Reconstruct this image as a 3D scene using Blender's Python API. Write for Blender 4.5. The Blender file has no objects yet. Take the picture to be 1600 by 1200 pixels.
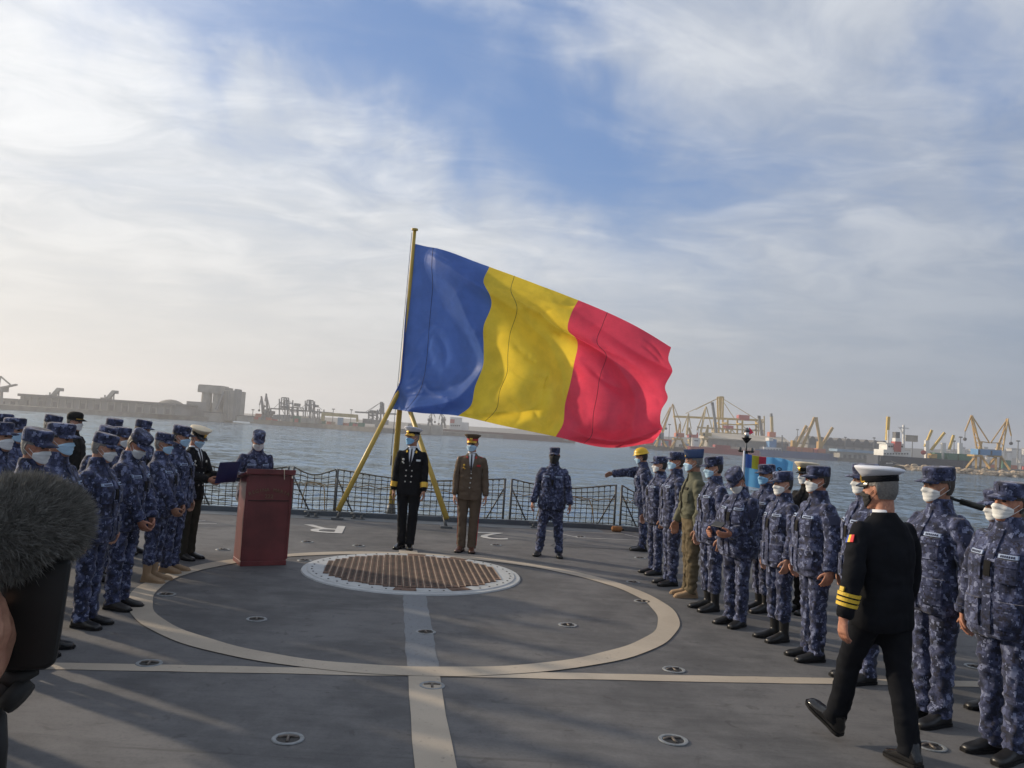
import bpy, bmesh, math, random
import numpy as np
from mathutils import Vector, Matrix
from mathutils.bvhtree import BVHTree

random.seed(7)
RNG = np.random.RandomState(11)
scene = bpy.context.scene
COL = scene.collection
R = math.radians

# ------------------------------------------------------------------ camera
F_PX, PITCH, ROLL, CAM_H = 1240.0, 0.0594, 0.0640, 1.85
cam_data = bpy.data.cameras.new('camera')
cam = bpy.data.objects.new('camera', cam_data)
COL.objects.link(cam)
scene.camera = cam
cam_data.sensor_width = 36.0
cam_data.lens = 36.0 * F_PX / 1600.0
cam_data.clip_start = 0.05
cam_data.clip_end = 9000
_cp, _sp, _c, _s = math.cos(PITCH), math.sin(PITCH), math.cos(ROLL), math.sin(ROLL)
_e1 = Vector((1, 0, 0)); _e2 = Vector((0, -_sp, _cp)); _fw = Vector((0, _cp, _sp))
_rt = _c * _e1 + _s * _e2; _up = -_s * _e1 + _c * _e2
_m = Matrix((_rt, _up, -_fw)).transposed().to_4x4()
_m.translation = Vector((0, 0, CAM_H))
cam.matrix_world = _m

# ------------------------------------------------------------------ world
SUN_AZ = math.atan2(0.47, -0.88)          # direction TO the sun, from +X
SUN_EL = R(18)
EXPOSURE = 1.16
SKY_STRENGTH = 0.055
world = bpy.data.worlds.new('World')
scene.world = world
world.use_nodes = True


class NT:
    """tiny helper to write node maths"""
    def __init__(self, tree):
        self.t = tree; self.n = tree.nodes; self.l = tree.links
    def node(self, kind, **kw):
        nd = self.n.new(kind)
        for k, v in kw.items(): setattr(nd, k, v)
        return nd
    def put(self, sock, val):
        if isinstance(val, bpy.types.NodeSocket): self.l.new(val, sock)
        elif val is not None: sock.default_value = val
    def m(self, op, a, b=None, c=None, clamp=False):
        nd = self.node('ShaderNodeMath', operation=op, use_clamp=clamp)
        for s, v in zip(nd.inputs, (a, b, c)): self.put(s, v)
        return nd.outputs[0]
    def vm(self, op, a, b=None):
        nd = self.node('ShaderNodeVectorMath', operation=op)
        for s, v in zip(nd.inputs, (a, b)): self.put(s, v)
        return nd.outputs[0]
    def noise(self, vec, scale, detail=3, rough=.55, dist=0.0, out=0):
        nd = self.node('ShaderNodeTexNoise')
        self.put(nd.inputs['Vector'], vec); nd.inputs['Scale'].default_value = scale
        nd.inputs['Detail'].default_value = detail; nd.inputs['Roughness'].default_value = rough
        nd.inputs['Distortion'].default_value = dist
        return nd.outputs[out]
    def ramp(self, fac, stops, interp='LINEAR'):
        nd = self.node('ShaderNodeValToRGB'); cr = nd.color_ramp; cr.interpolation = interp
        while len(cr.elements) < len(stops): cr.elements.new(0.5)
        for e, (p, c) in zip(cr.elements, stops):
            e.position = p; e.color = (c[0], c[1], c[2], 1) if hasattr(c, '__len__') else (c, c, c, 1)
        self.put(nd.inputs[0], fac)
        return nd.outputs[0]
    def mix(self, fac, a, b):
        nd = self.node('ShaderNodeMix', data_type='RGBA')
        self.put(nd.inputs[0], fac)
        for s, v in ((nd.inputs[6], a), (nd.inputs[7], b)):
            if isinstance(v, (tuple, list)): v = (v[0], v[1], v[2], 1)
            self.put(s, v)
        return nd.outputs[2]
    def mapr(self, v, a, b, c=0.0, d=1.0, smooth=True):
        nd = self.node('ShaderNodeMapRange', interpolation_type='SMOOTHSTEP' if smooth else 'LINEAR')
        self.put(nd.inputs[0], v)
        for i, x in enumerate((a, b, c, d)): nd.inputs[i + 1].default_value = x
        return nd.outputs[0]


def ray(px, py):
    X = (px - 800) / F_PX; Y = (600 - py) / F_PX
    xr = _c * X - _s * Y; yr = _s * X + _c * Y
    return np.array([xr, _cp - _sp * yr, _sp + _cp * yr])

def at(px, py, D):
    """the point of the place that lies D metres ahead in the photo's direction (px, py)"""
    d = ray(px, py); p = d * D / d[1]
    return Vector((p[0], p[1], p[2] + CAM_H))

def ground(px, py, z=0.0):
    d = ray(px, py); t = (z - CAM_H) / d[2]
    return Vector((d[0] * t, d[1] * t, z))

def azel(px, py):
    d = ray(px, py); d = d / np.linalg.norm(d)
    return math.atan2(d[0], d[1]), math.asin(d[2])

def build_world():
    t = NT(world.node_tree); t.n.clear()
    out = t.node('ShaderNodeOutputWorld'); bg = t.node('ShaderNodeBackground')
    sky = t.node('ShaderNodeTexSky', sky_type='NISHITA')
    sky.sun_disc = False; sky.sun_elevation = SUN_EL
    sky.sun_rotation = math.pi / 2 - SUN_AZ
    sky.air_density = 1.0; sky.dust_density = 1.5; sky.ozone_density = 1.5
    tc = t.node('ShaderNodeTexCoord'); D = tc.outputs['Generated']
    sep = t.node('ShaderNodeSeparateXYZ'); t.put(sep.inputs[0], D)
    x, y, z = sep.outputs
    az = t.m('ARCTAN2', x, y); el = t.m('ARCSINE', z)
    # clouds on a high sheet: perspective of a flat layer, wind streaks
    zz = t.m('ADD', t.m('MAXIMUM', z, 0.0), 0.10)
    pl = t.node('ShaderNodeCombineXYZ')
    t.put(pl.inputs[0], t.m('DIVIDE', x, zz)); t.put(pl.inputs[1], t.m('DIVIDE', y, zz))
    rot = t.node('ShaderNodeMapping'); rot.inputs['Rotation'].default_value = (0, 0, R(-28))
    rot.inputs['Scale'].default_value = (0.85, 1.1, 1); t.put(rot.inputs[0], pl.outputs[0])
    p = rot.outputs[0]
    warp = t.noise(p, 0.9, 3, .5, 0, 1)
    p2 = t.vm('ADD', p, t.vm('MULTIPLY', t.vm('SUBTRACT', warp, (.5, .5, .5)), (.9, .9, 0)))
    big = t.noise(p2, 0.75, 6, .57, .2)
    fine = t.noise(p2, 3.2, 7, .62, .5)
    wisp = t.noise(t.vm('MULTIPLY', p2, (1, 1.6, 1)), 1.9, 6, .65, .8)
    cl = t.m('ADD', t.m('MULTIPLY', big, .62), t.m('ADD', t.m('MULTIPLY', fine, .22), t.m('MULTIPLY', wisp, .20)))
    # openings in the cloud sheet (azimuth, elevation, half sizes, tilt)
    wn = t.noise(D, 5.0, 5, .6, .3, 1)
    ws = t.node('ShaderNodeSeparateXYZ'); t.put(ws.inputs[0], wn)
    azw = t.m('ADD', az, t.m('MULTIPLY', t.m('SUBTRACT', ws.outputs[0], .5), .38))
    elw = t.m('ADD', el, t.m('MULTIPLY', t.m('SUBTRACT', ws.outputs[1], .5), .30))
    holes = None
    for (hx, hy, sa, se, tilt, amp) in ((600, 80, .42, .11, -.30, .36), (870, 210, .22, .13, -.62, .36),
                                         (380, 20, .24, .08, -.1, .34), (900, 20, .13, .16, 0, .30), (1570, 80, .10, .06, .3, .22),
                                         (1540, 300, .05, .09, .3, .10)):
        a0, e0 = azel(hx, hy)
        da = t.m('SUBTRACT', azw, a0); de = t.m('SUBTRACT', elw, e0)
        ct, st = math.cos(tilt), math.sin(tilt)
        u = t.m('DIVIDE', t.m('ADD', t.m('MULTIPLY', da, ct), t.m('MULTIPLY', de, st)), sa)
        v = t.m('DIVIDE', t.m('SUBTRACT', t.m('MULTIPLY', de, ct), t.m('MULTIPLY', da, st)), se)
        q = t.m('ADD', t.m('MULTIPLY', u, u), t.m('MULTIPLY', v, v))
        g = t.m('MULTIPLY', t.m('POWER', 2.718, t.m('MULTIPLY', q, -1.0)), amp)
        holes = g if holes is None else t.m('MAXIMUM', holes, g)
    cover = t.m('SUBTRACT', t.m('ADD', cl, .150), holes)
    mask = t.m('MULTIPLY', t.mapr(cover, .27, .74), .94)
    # light of the cloud: whiter where it faces the sun side and where it is thin
    sd = (math.cos(SUN_AZ) * math.cos(SUN_EL), math.sin(SUN_AZ) * math.cos(SUN_EL), math.sin(SUN_EL))
    dn = t.node('ShaderNodeVectorMath', operation='DOT_PRODUCT'); t.put(dn.inputs[0], D); dn.inputs[1].default_value = sd
    tosun = t.mapr(dn.outputs['Value'], -.2, .97)
    thick = t.mapr(t.m('ADD', t.m('MULTIPLY', fine, .45), t.m('MULTIPLY', big, .55)), .40, .62)
    ccol = t.mix(tosun, (.152, .178, .225), (.325, .338, .350))
    ccol = t.mix(t.m('MULTIPLY', thick, .75), ccol, t.mix(tosun, (.245, .265, .300), (.50, .503, .503)))
    skyb = t.vm('MULTIPLY', sky.outputs[0], (SKY_STRENGTH * .95, SKY_STRENGTH * 1.0, SKY_STRENGTH * 1.06))
    clear = t.mix(.52, skyb, (.055, .125, .29))
    col = t.mix(mask, clear, ccol)
    # soft veil of haze towards the horizon
    hz = t.mapr(el, R(1), R(19), 1.0, 0.0)
    hcol = t.mix(tosun, (.120, .150, .190), (.335, .330, .315))
    col = t.mix(t.m('MULTIPLY', hz, .88), col, hcol)
    t.put(bg.inputs[0], col); bg.inputs[1].default_value = 1.0
    t.l.new(bg.outputs[0], out.inputs[0])
build_world()

sun_data = bpy.data.lights.new('sun', 'SUN')
sun = bpy.data.objects.new('sun', sun_data)
COL.objects.link(sun)
sun_data.energy = 2.0
sun_data.angle = R(2.2)
sun_data.color = (1.0, .83, .62)
_sd = Vector((math.cos(SUN_AZ) * math.cos(SUN_EL), math.sin(SUN_AZ) * math.cos(SUN_EL), math.sin(SUN_EL)))
sun.rotation_euler = _sd.to_track_quat('Z', 'Y').to_euler()
sun.location = (-20, 12, 12)

vs = scene.view_settings
vs.view_transform = 'Standard'; vs.look = 'None'; vs.exposure = EXPOSURE; vs.gamma = 1
vs.use_curve_mapping = False

# ------------------------------------------------------------------ materials
MATS = {}
def mat(name, col, rough=.6, metal=0.0, var=.12, vscale=6.0, bump=0.0, bscale=40.0, bdist=.01, spec=.5, coat=0.0, emit=None, sheen=0):
    if name in MATS: return MATS[name]
    m = bpy.data.materials.new(name); m.use_nodes = True; MATS[name] = m
    t = NT(m.node_tree); b = t.n['Principled BSDF']
    tc = t.node('ShaderNodeTexCoord'); o = tc.outputs['Object']
    if var > 0:
        n = t.noise(o, vscale, 4, .6)
        lo = tuple(max(0, c * (1 - var)) for c in col); hi = tuple(c * (1 + var) for c in col)
        t.l.new(t.mix(t.mapr(n, .3, .7, smooth=False), lo, hi), b.inputs['Base Color'])
    else: b.inputs['Base Color'].default_value = (*col, 1)
    b.inputs['Roughness'].default_value = rough; b.inputs['Metallic'].default_value = metal
    b.inputs['Specular IOR Level'].default_value = spec
    if coat: b.inputs['Coat Weight'].default_value = coat
    if sheen: b.inputs['Sheen Weight'].default_value = sheen
    if bump > 0:
        bn = t.node('ShaderNodeBump'); bn.inputs['Strength'].default_value = bump; bn.inputs['Distance'].default_value = bdist
        t.l.new(t.noise(o, bscale, 4, .6), bn.inputs['Height']); t.l.new(bn.outputs[0], b.inputs['Normal'])
    return m

def camo_mat():
    m = bpy.data.materials.new('camouflage cloth'); m.use_nodes = True
    t = NT(m.node_tree); b = t.n['Principled BSDF']
    tc = t.node('ShaderNodeTexCoord'); oi = t.node('ShaderNodeObjectInfo')
    off = t.node('ShaderNodeCombineXYZ')
    for i, k in enumerate((13.0, 29.0, 7.0)): t.put(off.inputs[i], t.m('MULTIPLY', oi.outputs['Random'], k))
    p = t.vm('ADD', tc.outputs['Object'], off.outputs[0])
    ps = t.vm('SNAP', p, (.009, .009, .009))
    n1 = t.noise(ps, 16.0, 2.5, .55, .0)
    n2 = t.noise(t.vm('ADD', ps, (5, 3, 1)), 24.0, 2.0, .5, .0)
    c = t.ramp(n1, [(0, (.014, .017, .034)), (.40, (.026, .033, .070)), (.50, (.046, .055, .112)), (.60, (.085, .102, .190))], 'CONSTANT')
    lt = t.ramp(n2, [(0, 0), (.60, 1)], 'CONSTANT')
    c = t.mix(lt, c, (.165, .19, .30))
    dk = t.ramp(n2, [(0, 1), (.38, 0)], 'CONSTANT')
    c = t.mix(dk, c, (.020, .021, .038))
    t.l.new(c, b.inputs['Base Color'])
    b.inputs['Roughness'].default_value = .85; b.inputs['Specular IOR Level'].default_value = .2
    b.inputs['Sheen Weight'].default_value = .15
    bn = t.node('ShaderNodeBump'); bn.inputs['Strength'].default_value = .55; bn.inputs['Distance'].default_value = .012
    w = t.noise(t.vm('MULTIPLY', p, (1, 1, 1.7)), 13, 3, .55, 1.2)
    t.l.new(w, bn.inputs['Height']); t.l.new(bn.outputs[0], b.inputs['Normal'])
    return m
CAMO = camo_mat()

def skin_mat(name, col):
    m = bpy.data.materials.new(name); m.use_nodes = True
    t = NT(m.node_tree); b = t.n['Principled BSDF']
    tc = t.node('ShaderNodeTexCoord')
    n = t.noise(tc.outputs['Object'], 34, 5, .65)
    lo = (col[0] * .82, col[1] * .72, col[2] * .70); hi = (min(1, col[0] * 1.1), col[1] * 1.08, col[2] * 1.05)
    t.l.new(t.mix(t.mapr(n, .35, .65), lo, hi), b.inputs['Base Color'])
    b.inputs['Roughness'].default_value = .62
    b.inputs['Subsurface Weight'].default_value = .05
    b.inputs['Subsurface Radius'].default_value = (.012, .005, .003); b.inputs['Subsurface Scale'].default_value = .5
    return m
SKINS = [skin_mat('skin fair', (.46, .25, .17)), skin_mat('skin ruddy', (.42, .20, .13)), skin_mat('skin tan', (.36, .19, .12))]

M = dict(
    navy=mat('navy wool', (.007, .008, .011), .85, var=.25, vscale=9, bump=.35, bscale=15, bdist=.012, spec=.12),
    black_cloth=mat('black cloth', (.008, .008, .009), .85, var=.3, bump=.35, bscale=15, bdist=.012, spec=.25),
    brown=mat('khaki brown wool', (.112, .080, .055), .85, var=.15, bump=.3, bscale=14, bdist=.012, spec=.2),
    olive=mat('olive cloth', (.105, .105, .070), .8, var=.18, bump=.4, bscale=13, bdist=.014, spec=.25),
    olive_trouser=mat('khaki trouser cloth', (.125, .098, .058), .85, var=.18, bump=.4, bscale=13, bdist=.014, spec=.2),
    dark_olive=mat('dark green trouser cloth', (.035, .033, .024), .85, var=.2, bump=.4, bscale=13, bdist=.014, spec=.2),
    boot=mat('black leather', (.012, .012, .013), .38, var=.3, bump=.2, bscale=60, bdist=.003),
    shoe=mat('polished black leather', (.008, .008, .009), .16, var=.2, spec=.6),
    brown_shoe=mat('brown leather', (.075, .030, .020), .3, var=.2),
    tan=mat('tan suede', (.30, .20, .115), .85, var=.15, bump=.3, bscale=60, bdist=.003),
    white_cap=mat('white cap cloth', (.62, .64, .70), .7, var=.05, vscale=20),
    cream_cap=mat('cream cap cloth', (.66, .56, .40), .75, var=.06),
    gold=mat('gold braid', (.72, .44, .06), .38, metal=.55, var=.25, vscale=120),
    yellow_braid=mat('yellow braid', (.66, .44, .03), .6, var=.2, vscale=150),
    silver=mat('silver metal', (.6, .6, .58), .3, metal=.9, var=.1),
    red_band=mat('red cloth', (.42, .022, .02), .7, var=.15),
    blue_cap=mat('blue cap cloth', (.018, .040, .105), .8, var=.15),
    mask_white=mat('white mask fabric', (.72, .73, .72), .75, var=.06, vscale=30),
    mask_blue=mat('pale blue mask fabric', (.42, .62, .78), .75, var=.08, vscale=30),
    mask_teal=mat('blue mask fabric', (.22, .46, .70), .75, var=.08, vscale=30),
    mask_black=mat('black mask fabric', (.015, .015, .016), .8, var=.1),
    hair_dark=mat('dark hair', (.018, .013, .010), .6, var=.4, vscale=90, bump=.6, bscale=220, bdist=.004),
    hair_brown=mat('brown hair', (.040, .027, .018), .6, var=.4, vscale=90, bump=.6, bscale=220, bdist=.004),
    hair_grey=mat('grey hair', (.15, .14, .13), .6, var=.35, vscale=90, bump=.6, bscale=220, bdist=.004),
    lens=mat('dark glass lens', (.004, .004, .005), .08, var=0, spec=.8),
    eye=mat('eye', (.05, .04, .035), .2, var=.6, vscale=60),
    shirt=mat('white shirt cloth', (.68, .70, .74), .7, var=.04),
    tie=mat('dark tie cloth', (.010, .011, .018), .6, var=.2),
    tape=mat('pale name tape', (.36, .44, .60), .8, var=.08, vscale=30),
    tape_ink=mat('dark thread', (.02, .025, .06), .8, var=.1),
    hardhat=mat('yellow plastic', (.72, .44, .015), .35, var=.08),
    blue=mat('blue cloth', (.02, .07, .40), .7, var=.1), yellow=mat('yellow cloth', (.75, .52, .03), .7, var=.1),
    red=mat('red cloth bright', (.62, .02, .03), .7, var=.1),
)

# ------------------------------------------------------------------ mesh helpers
class MB:
    def __init__(self): self.v = []; self.f = []
    def add(self, vs_, fs_):
        o = len(self.v); self.v += [tuple(p) for p in vs_]; self.f += [tuple(i + o for i in q) for q in fs_]
        return self
    def box(self, c, s, rz=0.0, taper=1.0):
        x, y, z = s[0] / 2, s[1] / 2, s[2] / 2; cr, sr = math.cos(rz), math.sin(rz)
        P = []
        for dz in (-1, 1):
            k = taper if dz > 0 else 1.0
            for dx, dy in ((-1, -1), (1, -1), (1, 1), (-1, 1)):
                a, b = dx * x * k, dy * y * k
                P.append((c[0] + a * cr - b * sr, c[1] + a * sr + b * cr, c[2] + dz * z))
        return self.add(P, [(3, 2, 1, 0), (4, 5, 6, 7), (0, 1, 5, 4), (1, 2, 6, 5), (2, 3, 7, 6), (3, 0, 4, 7)])
    def beam(self, p, q, w, h=None):
        h = h or w; p = Vector(p); q = Vector(q); d = (q - p)
        if d.length < 1e-6: return self
        d.normalize(); a = d.cross(Vector((0, 0, 1)))
        if a.length < 1e-3: a = Vector((1, 0, 0))
        a.normalize(); b = a.cross(d)
        P = []
        for o in (p, q):
            for i, j in ((-1, -1), (1, -1), (1, 1), (-1, 1)): P.append(o + a * (i * w / 2) + b * (j * h / 2))
        return self.add(P, [(3, 2, 1, 0), (4, 5, 6, 7), (0, 1, 5, 4), (1, 2, 6, 5), (2, 3, 7, 6), (3, 0, 4, 7)])
    def tube(self, pts, r, n=6, cap=True):
        pts = [Vector(p) for p in pts]; rings = []; k = len(pts)
        rr = r if hasattr(r, '__len__') else [r] * k
        ref = None
        for i, p in enumerate(pts):
            d = (pts[min(i + 1, k - 1)] - pts[max(i - 1, 0)]).normalized()
            if ref is None:
                ref = d.cross(Vector((0, 0, 1)))
                if ref.length < .05: ref = d.cross(Vector((1, 0, 0)))
            ref = (ref - d * ref.dot(d)).normalized(); b = d.cross(ref)
            rings.append([p + (ref * math.cos(2 * math.pi * j / n) + b * math.sin(2 * math.pi * j / n)) * rr[i] for j in range(n)])
        return self.rings(rings, cap)
    def rings(self, rings, cap=True):
        n = len(rings[0]); V = [p for r_ in rings for p in r_]; Fc = []
        for i in range(len(rings) - 1):
            for j in range(n):
                a, b = i * n + j, i * n + (j + 1) % n
                Fc.append((a, b, b + n, a + n))
        if cap:
            Fc.append(tuple(range(n - 1, -1, -1))); o = (len(rings) - 1) * n; Fc.append(tuple(range(o, o + n)))
        return self.add(V, Fc)
    def grid(self, P):
        """P[i][j] points"""
        a, b = len(P), len(P[0]); V = [p for r_ in P for p in r_]
        return self.add(V, [(i * b + j, i * b + j + 1, (i + 1) * b + j + 1, (i + 1) * b + j) for i in range(a - 1) for j in range(b - 1)])
    def ball(self, c, r, n=10, m=7):
        rx, ry, rz = (r if hasattr(r, '__len__') else (r, r, r)); rings = []
        for i in range(m):
            th = math.pi * (i + .5) / m - math.pi / 2
            rings.append([(c[0] + rx * math.cos(th) * math.cos(2 * math.pi * j / n), c[1] + ry * math.cos(th) * math.sin(2 * math.pi * j / n), c[2] + rz * math.sin(th)) for j in range(n)])
        return self.rings(rings)
    def prism(self, poly, z0, z1):
        n = len(poly)
        return self.rings([[(x, y, z0) for x, y in poly], [(x, y, z1) for x, y in poly]])
    def mesh(self, name, smooth=False):
        me = bpy.data.meshes.new(name); me.from_pydata([tuple(p) for p in self.v], [], self.f)
        me.validate(verbose=False)
        if smooth: me.polygons.foreach_set('use_smooth', [True] * len(me.polygons))
        me.update(); return me
    def build(self, name, m, parent=None, smooth=False, bevel=0.0, fixn=True):
        me = self.mesh(name, smooth)
        if fixn:
            bm = bmesh.new(); bm.from_mesh(me); bmesh.ops.recalc_face_normals(bm, faces=bm.faces); bm.to_mesh(me); bm.free()
        o = bpy.data.objects.new(name, me); COL.objects.link(o)
        if m: me.materials.append(m)
        if parent: o.parent = parent
        if bevel:
            b = o.modifiers.new('bevel', 'BEVEL'); b.width = bevel; b.segments = 2; b.limit_method = 'ANGLE'
        return o

def tag(o, label=None, cat=None, group=None, kind=None):
    if label: o['label'] = label
    if cat: o['category'] = cat
    if group: o['group'] = group
    if kind: o['kind'] = kind
    return o

def thing(name, label, cat, loc=(0, 0, 0), rz=0.0, group=None):
    o = bpy.data.objects.new(name, None); COL.objects.link(o)
    o.location = loc; o.rotation_euler = (0, 0, rz); o.empty_display_size = .2
    return tag(o, label, cat, group)

def text_mesh(s, size, extrude=.001):
    cu = bpy.data.curves.new('lettering', 'FONT'); cu.body = s; cu.size = size; cu.extrude = extrude
    cu.align_x = 'CENTER'; cu.resolution_u = 3
    o = bpy.data.objects.new('lettering', cu); COL.objects.link(o)
    dg = bpy.context.evaluated_depsgraph_get(); me = bpy.data.meshes.new_from_object(o.evaluated_get(dg))
    bpy.data.objects.remove(o); bpy.data.curves.remove(cu)
    return me

# ------------------------------------------------------------------ deck, its markings and fittings
YAW = -0.1436
_cy, _sy = math.cos(YAW), math.sin(YAW)
def dk(u, v, z=0.0):
    """deck coordinates (u to starboard, v aft) to the place"""
    return Vector((u * _cy + v * _sy, -u * _sy + v * _cy, z))
SEA = -5.0

def deck_mat():
    m = bpy.data.materials.new('non-skid deck paint'); m.use_nodes = True
    t = NT(m.node_tree); b = t.n['Principled BSDF']
    o = t.node('ShaderNodeTexCoord').outputs['Object']
    n1 = t.noise(o, .55, 5, .62, .6); n2 = t.noise(o, 3.2, 5, .65, .3); n3 = t.noise(o, 160, 2, .6); n4 = t.noise(o, 42, 3, .7)
    st = t.noise(t.vm('MULTIPLY', o, (.5, 3.0, 1)), 2.1, 4, .7, .6)
    a = t.m('ADD', t.m('MULTIPLY', n1, .5), t.m('ADD', t.m('MULTIPLY', n2, .3), t.m('MULTIPLY', st, .2)))
    c = t.mix(t.mapr(a, .38, .62), (.074, .075, .080), (.150, .149, .152))
    c = t.mix(t.m('MULTIPLY', t.mapr(n3, .35, .7), .30), c, (.16, .155, .15))
    c = t.mix(t.m('MULTIPLY', t.mapr(n4, .45, .75), .30), c, (.055, .055, .057))
    bl = t.noise(o, 7.0, 3, .5, 1.0)
    c = t.mix(t.m('MULTIPLY', t.mapr(bl, .62, .72), .35), c, (.04, .038, .038))
    sc = t.noise(t.vm('MULTIPLY', o, (.25, 5.0, 1)), 1.4, 5, .7, 1.5)
    c = t.mix(t.m('MULTIPLY', t.mapr(sc, .60, .70), .40), c, (.052, .050, .050))
    c = t.mix(t.m('MULTIPLY', t.mapr(sc, .32, .24), .35), c, (.20, .195, .19))
    t.l.new(c, b.inputs['Base Color'])
    b.inputs['Roughness'].default_value = .82; b.inputs['Specular IOR Level'].default_value = .25
    bn = t.node('ShaderNodeBump'); bn.inputs['Strength'].default_value = .5; bn.inputs['Distance'].default_value = .003
    t.l.new(t.m('ADD', n3, t.m('MULTIPLY', n2, .8)), bn.inputs['Height']); t.l.new(bn.outputs[0], b.inputs['Normal'])
    return m
M['deck'] = deck_mat()
def paint_mat(name, base, worn, thr=.60):
    m = bpy.data.materials.new(name); m.use_nodes = True
    t = NT(m.node_tree); b = t.n['Principled BSDF']
    o = t.node('ShaderNodeTexCoord').outputs['Object']
    n1 = t.noise(o, 1.3, 5, .6, .4); n2 = t.noise(o, 26, 4, .7); n3 = t.noise(o, 170, 2, .6)
    c = t.mix(t.mapr(n1, .3, .7), tuple(k * .84 for k in base), base)
    c = t.mix(t.m('MULTIPLY', t.mapr(n3, .4, .7), .22), c, tuple(k * .6 for k in base))
    c = t.mix(t.m('MULTIPLY', t.mapr(n2, thr, thr + .12), .55), c, worn)
    t.l.new(c, b.inputs['Base Color']); b.inputs['Roughness'].default_value = .8; b.inputs['Specular IOR Level'].default_value = .25
    bn = t.node('ShaderNodeBump'); bn.inputs['Strength'].default_value = .45; bn.inputs['Distance'].default_value = .003
    t.l.new(n3, bn.inputs['Height']); t.l.new(bn.outputs[0], b.inputs['Normal'])
    return m
M['beige_line'] = paint_mat('aged cream line paint', (.46, .40, .325), (.13, .12, .11))
M['grey_line'] = paint_mat('faded grey line paint', (.20, .215, .235), (.10, .10, .10), .55)
M['white_line'] = paint_mat('white line paint', (.56, .55, .53), (.15, .14, .13))
M['hull'] = mat('grey hull paint', (.16, .175, .19), .6, var=.12, vscale=1.5)

edge = [(-5.85, -7), (6.55, -7), (6.55, 13.6), (5.2, 15.45), (4.2, 15.78), (-3.6, 15.78), (-4.6, 15.45), (-5.85, 13.6)]
mb = MB(); mb.prism([tuple(dk(u, v)[:2]) for u, v in edge], -.05, 0.0)
deck = mb.build('deck', M['deck']); tag(deck, kind='structure')
mb = MB(); big = [((u - .35) * 1.0 + .35, v) for u, v in edge]
mb.rings([[dk(u, v, -.055) for u, v in big], [dk((u - .35) * .95 + .35, v * .99, -2.0) for u, v in big], [dk((u - .35) * .80 + .35, v * .97, SEA - 1.5) for u, v in big]])
hull = mb.build('ship_hull', M['hull']); tag(hull, kind='structure')

def ring_strip(cu, cv, r0, r1, z, n=128, a0=0.0, a1=2 * math.pi, wob=0.0):
    mb = MB(); P = []
    for i in range(n + 1):
        a = a0 + (a1 - a0) * i / n
        w = wob * (math.sin(9 * a) + .6 * math.sin(23 * a + 1))
        P.append([dk(cu + (r0 + w) * math.cos(a), cv + (r0 + w) * math.sin(a), z), dk(cu + (r1 - w * .7) * math.cos(a), cv + (r1 - w * .7) * math.sin(a), z)])
    return mb.grid(P)
def quad(u0, u1, v0, v1, z, n=14, wob=.007):
    mb = MB(); P = []; ln = (u1 - u0) > (v1 - v0)
    for i in range(n + 1):
        k = i / n; w1, w2 = random.uniform(-wob, wob), random.uniform(-wob, wob)
        if ln: u = u0 + (u1 - u0) * k; P.append([dk(u, v0 + w1, z), dk(u, v1 + w2, z)])
        else: v = v0 + (v1 - v0) * k; P.append([dk(u0 + w1, v, z), dk(u1 + w2, v, z)])
    return mb.grid(P)
CU, CV = .352, 8.845                      # centre of the landing circle
tag(ring_strip(CU, CV, 2.626, 2.842, .008, wob=.009).build('circle_marking', M['beige_line']), kind='structure')
tag(quad(-5.7, 6.45, 6.00, 6.155, .004, 60).build('cross_line_marking', M['beige_line']), kind='structure')
tag(quad(.24, .468, -6, 6.0 - .001, .006, 30).build('centre_line_marking', M['beige_line']), kind='structure')
tag(quad(.225, .475, 6.225, 8.87, .004, 20).build('faded_centre_marking', M['grey_line']), kind='structure')
tag(quad(.20, .47, 11.69, 11.95, .004, 4).build('centre_line_marking', M['beige_line']), kind='structure')
for ch, (lu, lv), sz in (('R', (-1.02, 14.3), 1.35), ('2', (1.82, 14.35), 1.25)):
    me = text_mesh(ch, sz, .001); me.materials.append(M['white_line'])
    o = bpy.data.objects.new('letter_marking', me); COL.objects.link(o)
    o.location = dk(lu, lv, .006); o.rotation_euler = (0, 0, -YAW + math.pi); tag(o, kind='structure')
for a, b in (((3.02, 15.05), (4.55, 15.05)), ((3.45, 14.2), (4.95, 14.2)), ((3.02, 15.0), (3.45, 14.2)), ((4.55, 15.0), (4.95, 14.2)), ((-3.9, 13.6), (-3.05, 14.2)), ((-3.9, 13.5), (-2.8, 13.9))):
    p, q = dk(*a, .005), dk(*b, .005)
    d = (q - p).normalized(); nrm = Vector((-d.y, d.x, 0)) * .018
    mb = MB(); mb.add([p - nrm, q - nrm, q + nrm, p + nrm], [(0, 1, 2, 3)])
    tag(mb.build('thin_line_marking', M['white_line']), kind='structure')
M['seam'] = mat('dark deck seam', (.03, .03, .031), .8, var=.2)
for a, b in (((2.7, 13.0), (6.2, 13.0)), ((2.7, 13.0), (3.2, 14.1)), ((-4.8, 12.5), (-3.0, 12.9))):
    p, q = dk(*a, .003), dk(*b, .003); d = (q - p).normalized(); nrm = Vector((-d.y, d.x, 0)) * .012
    tag(MB().add([p - nrm, q - nrm, q + nrm, p + nrm], [(0, 1, 2, 3)]).build('deck_seam', M['seam']), kind='structure')
M['coaming'] = mat('blue grey deck paint', (.085, .10, .115), .6, var=.15, vscale=2)
mb = MB()
for a, b in zip(edge[2:], edge[3:]):
    mb.beam(dk(*a, .045), dk(*b, .045), .10, .09)
tag(mb.build('deck_edge_coaming', M['coaming'], bevel=.008), kind='structure')
tag(quad(-3.6, 4.2, 15.15, 15.74, .004, 20).build('deck_edge_margin', M['coaming']), kind='structure')

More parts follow.
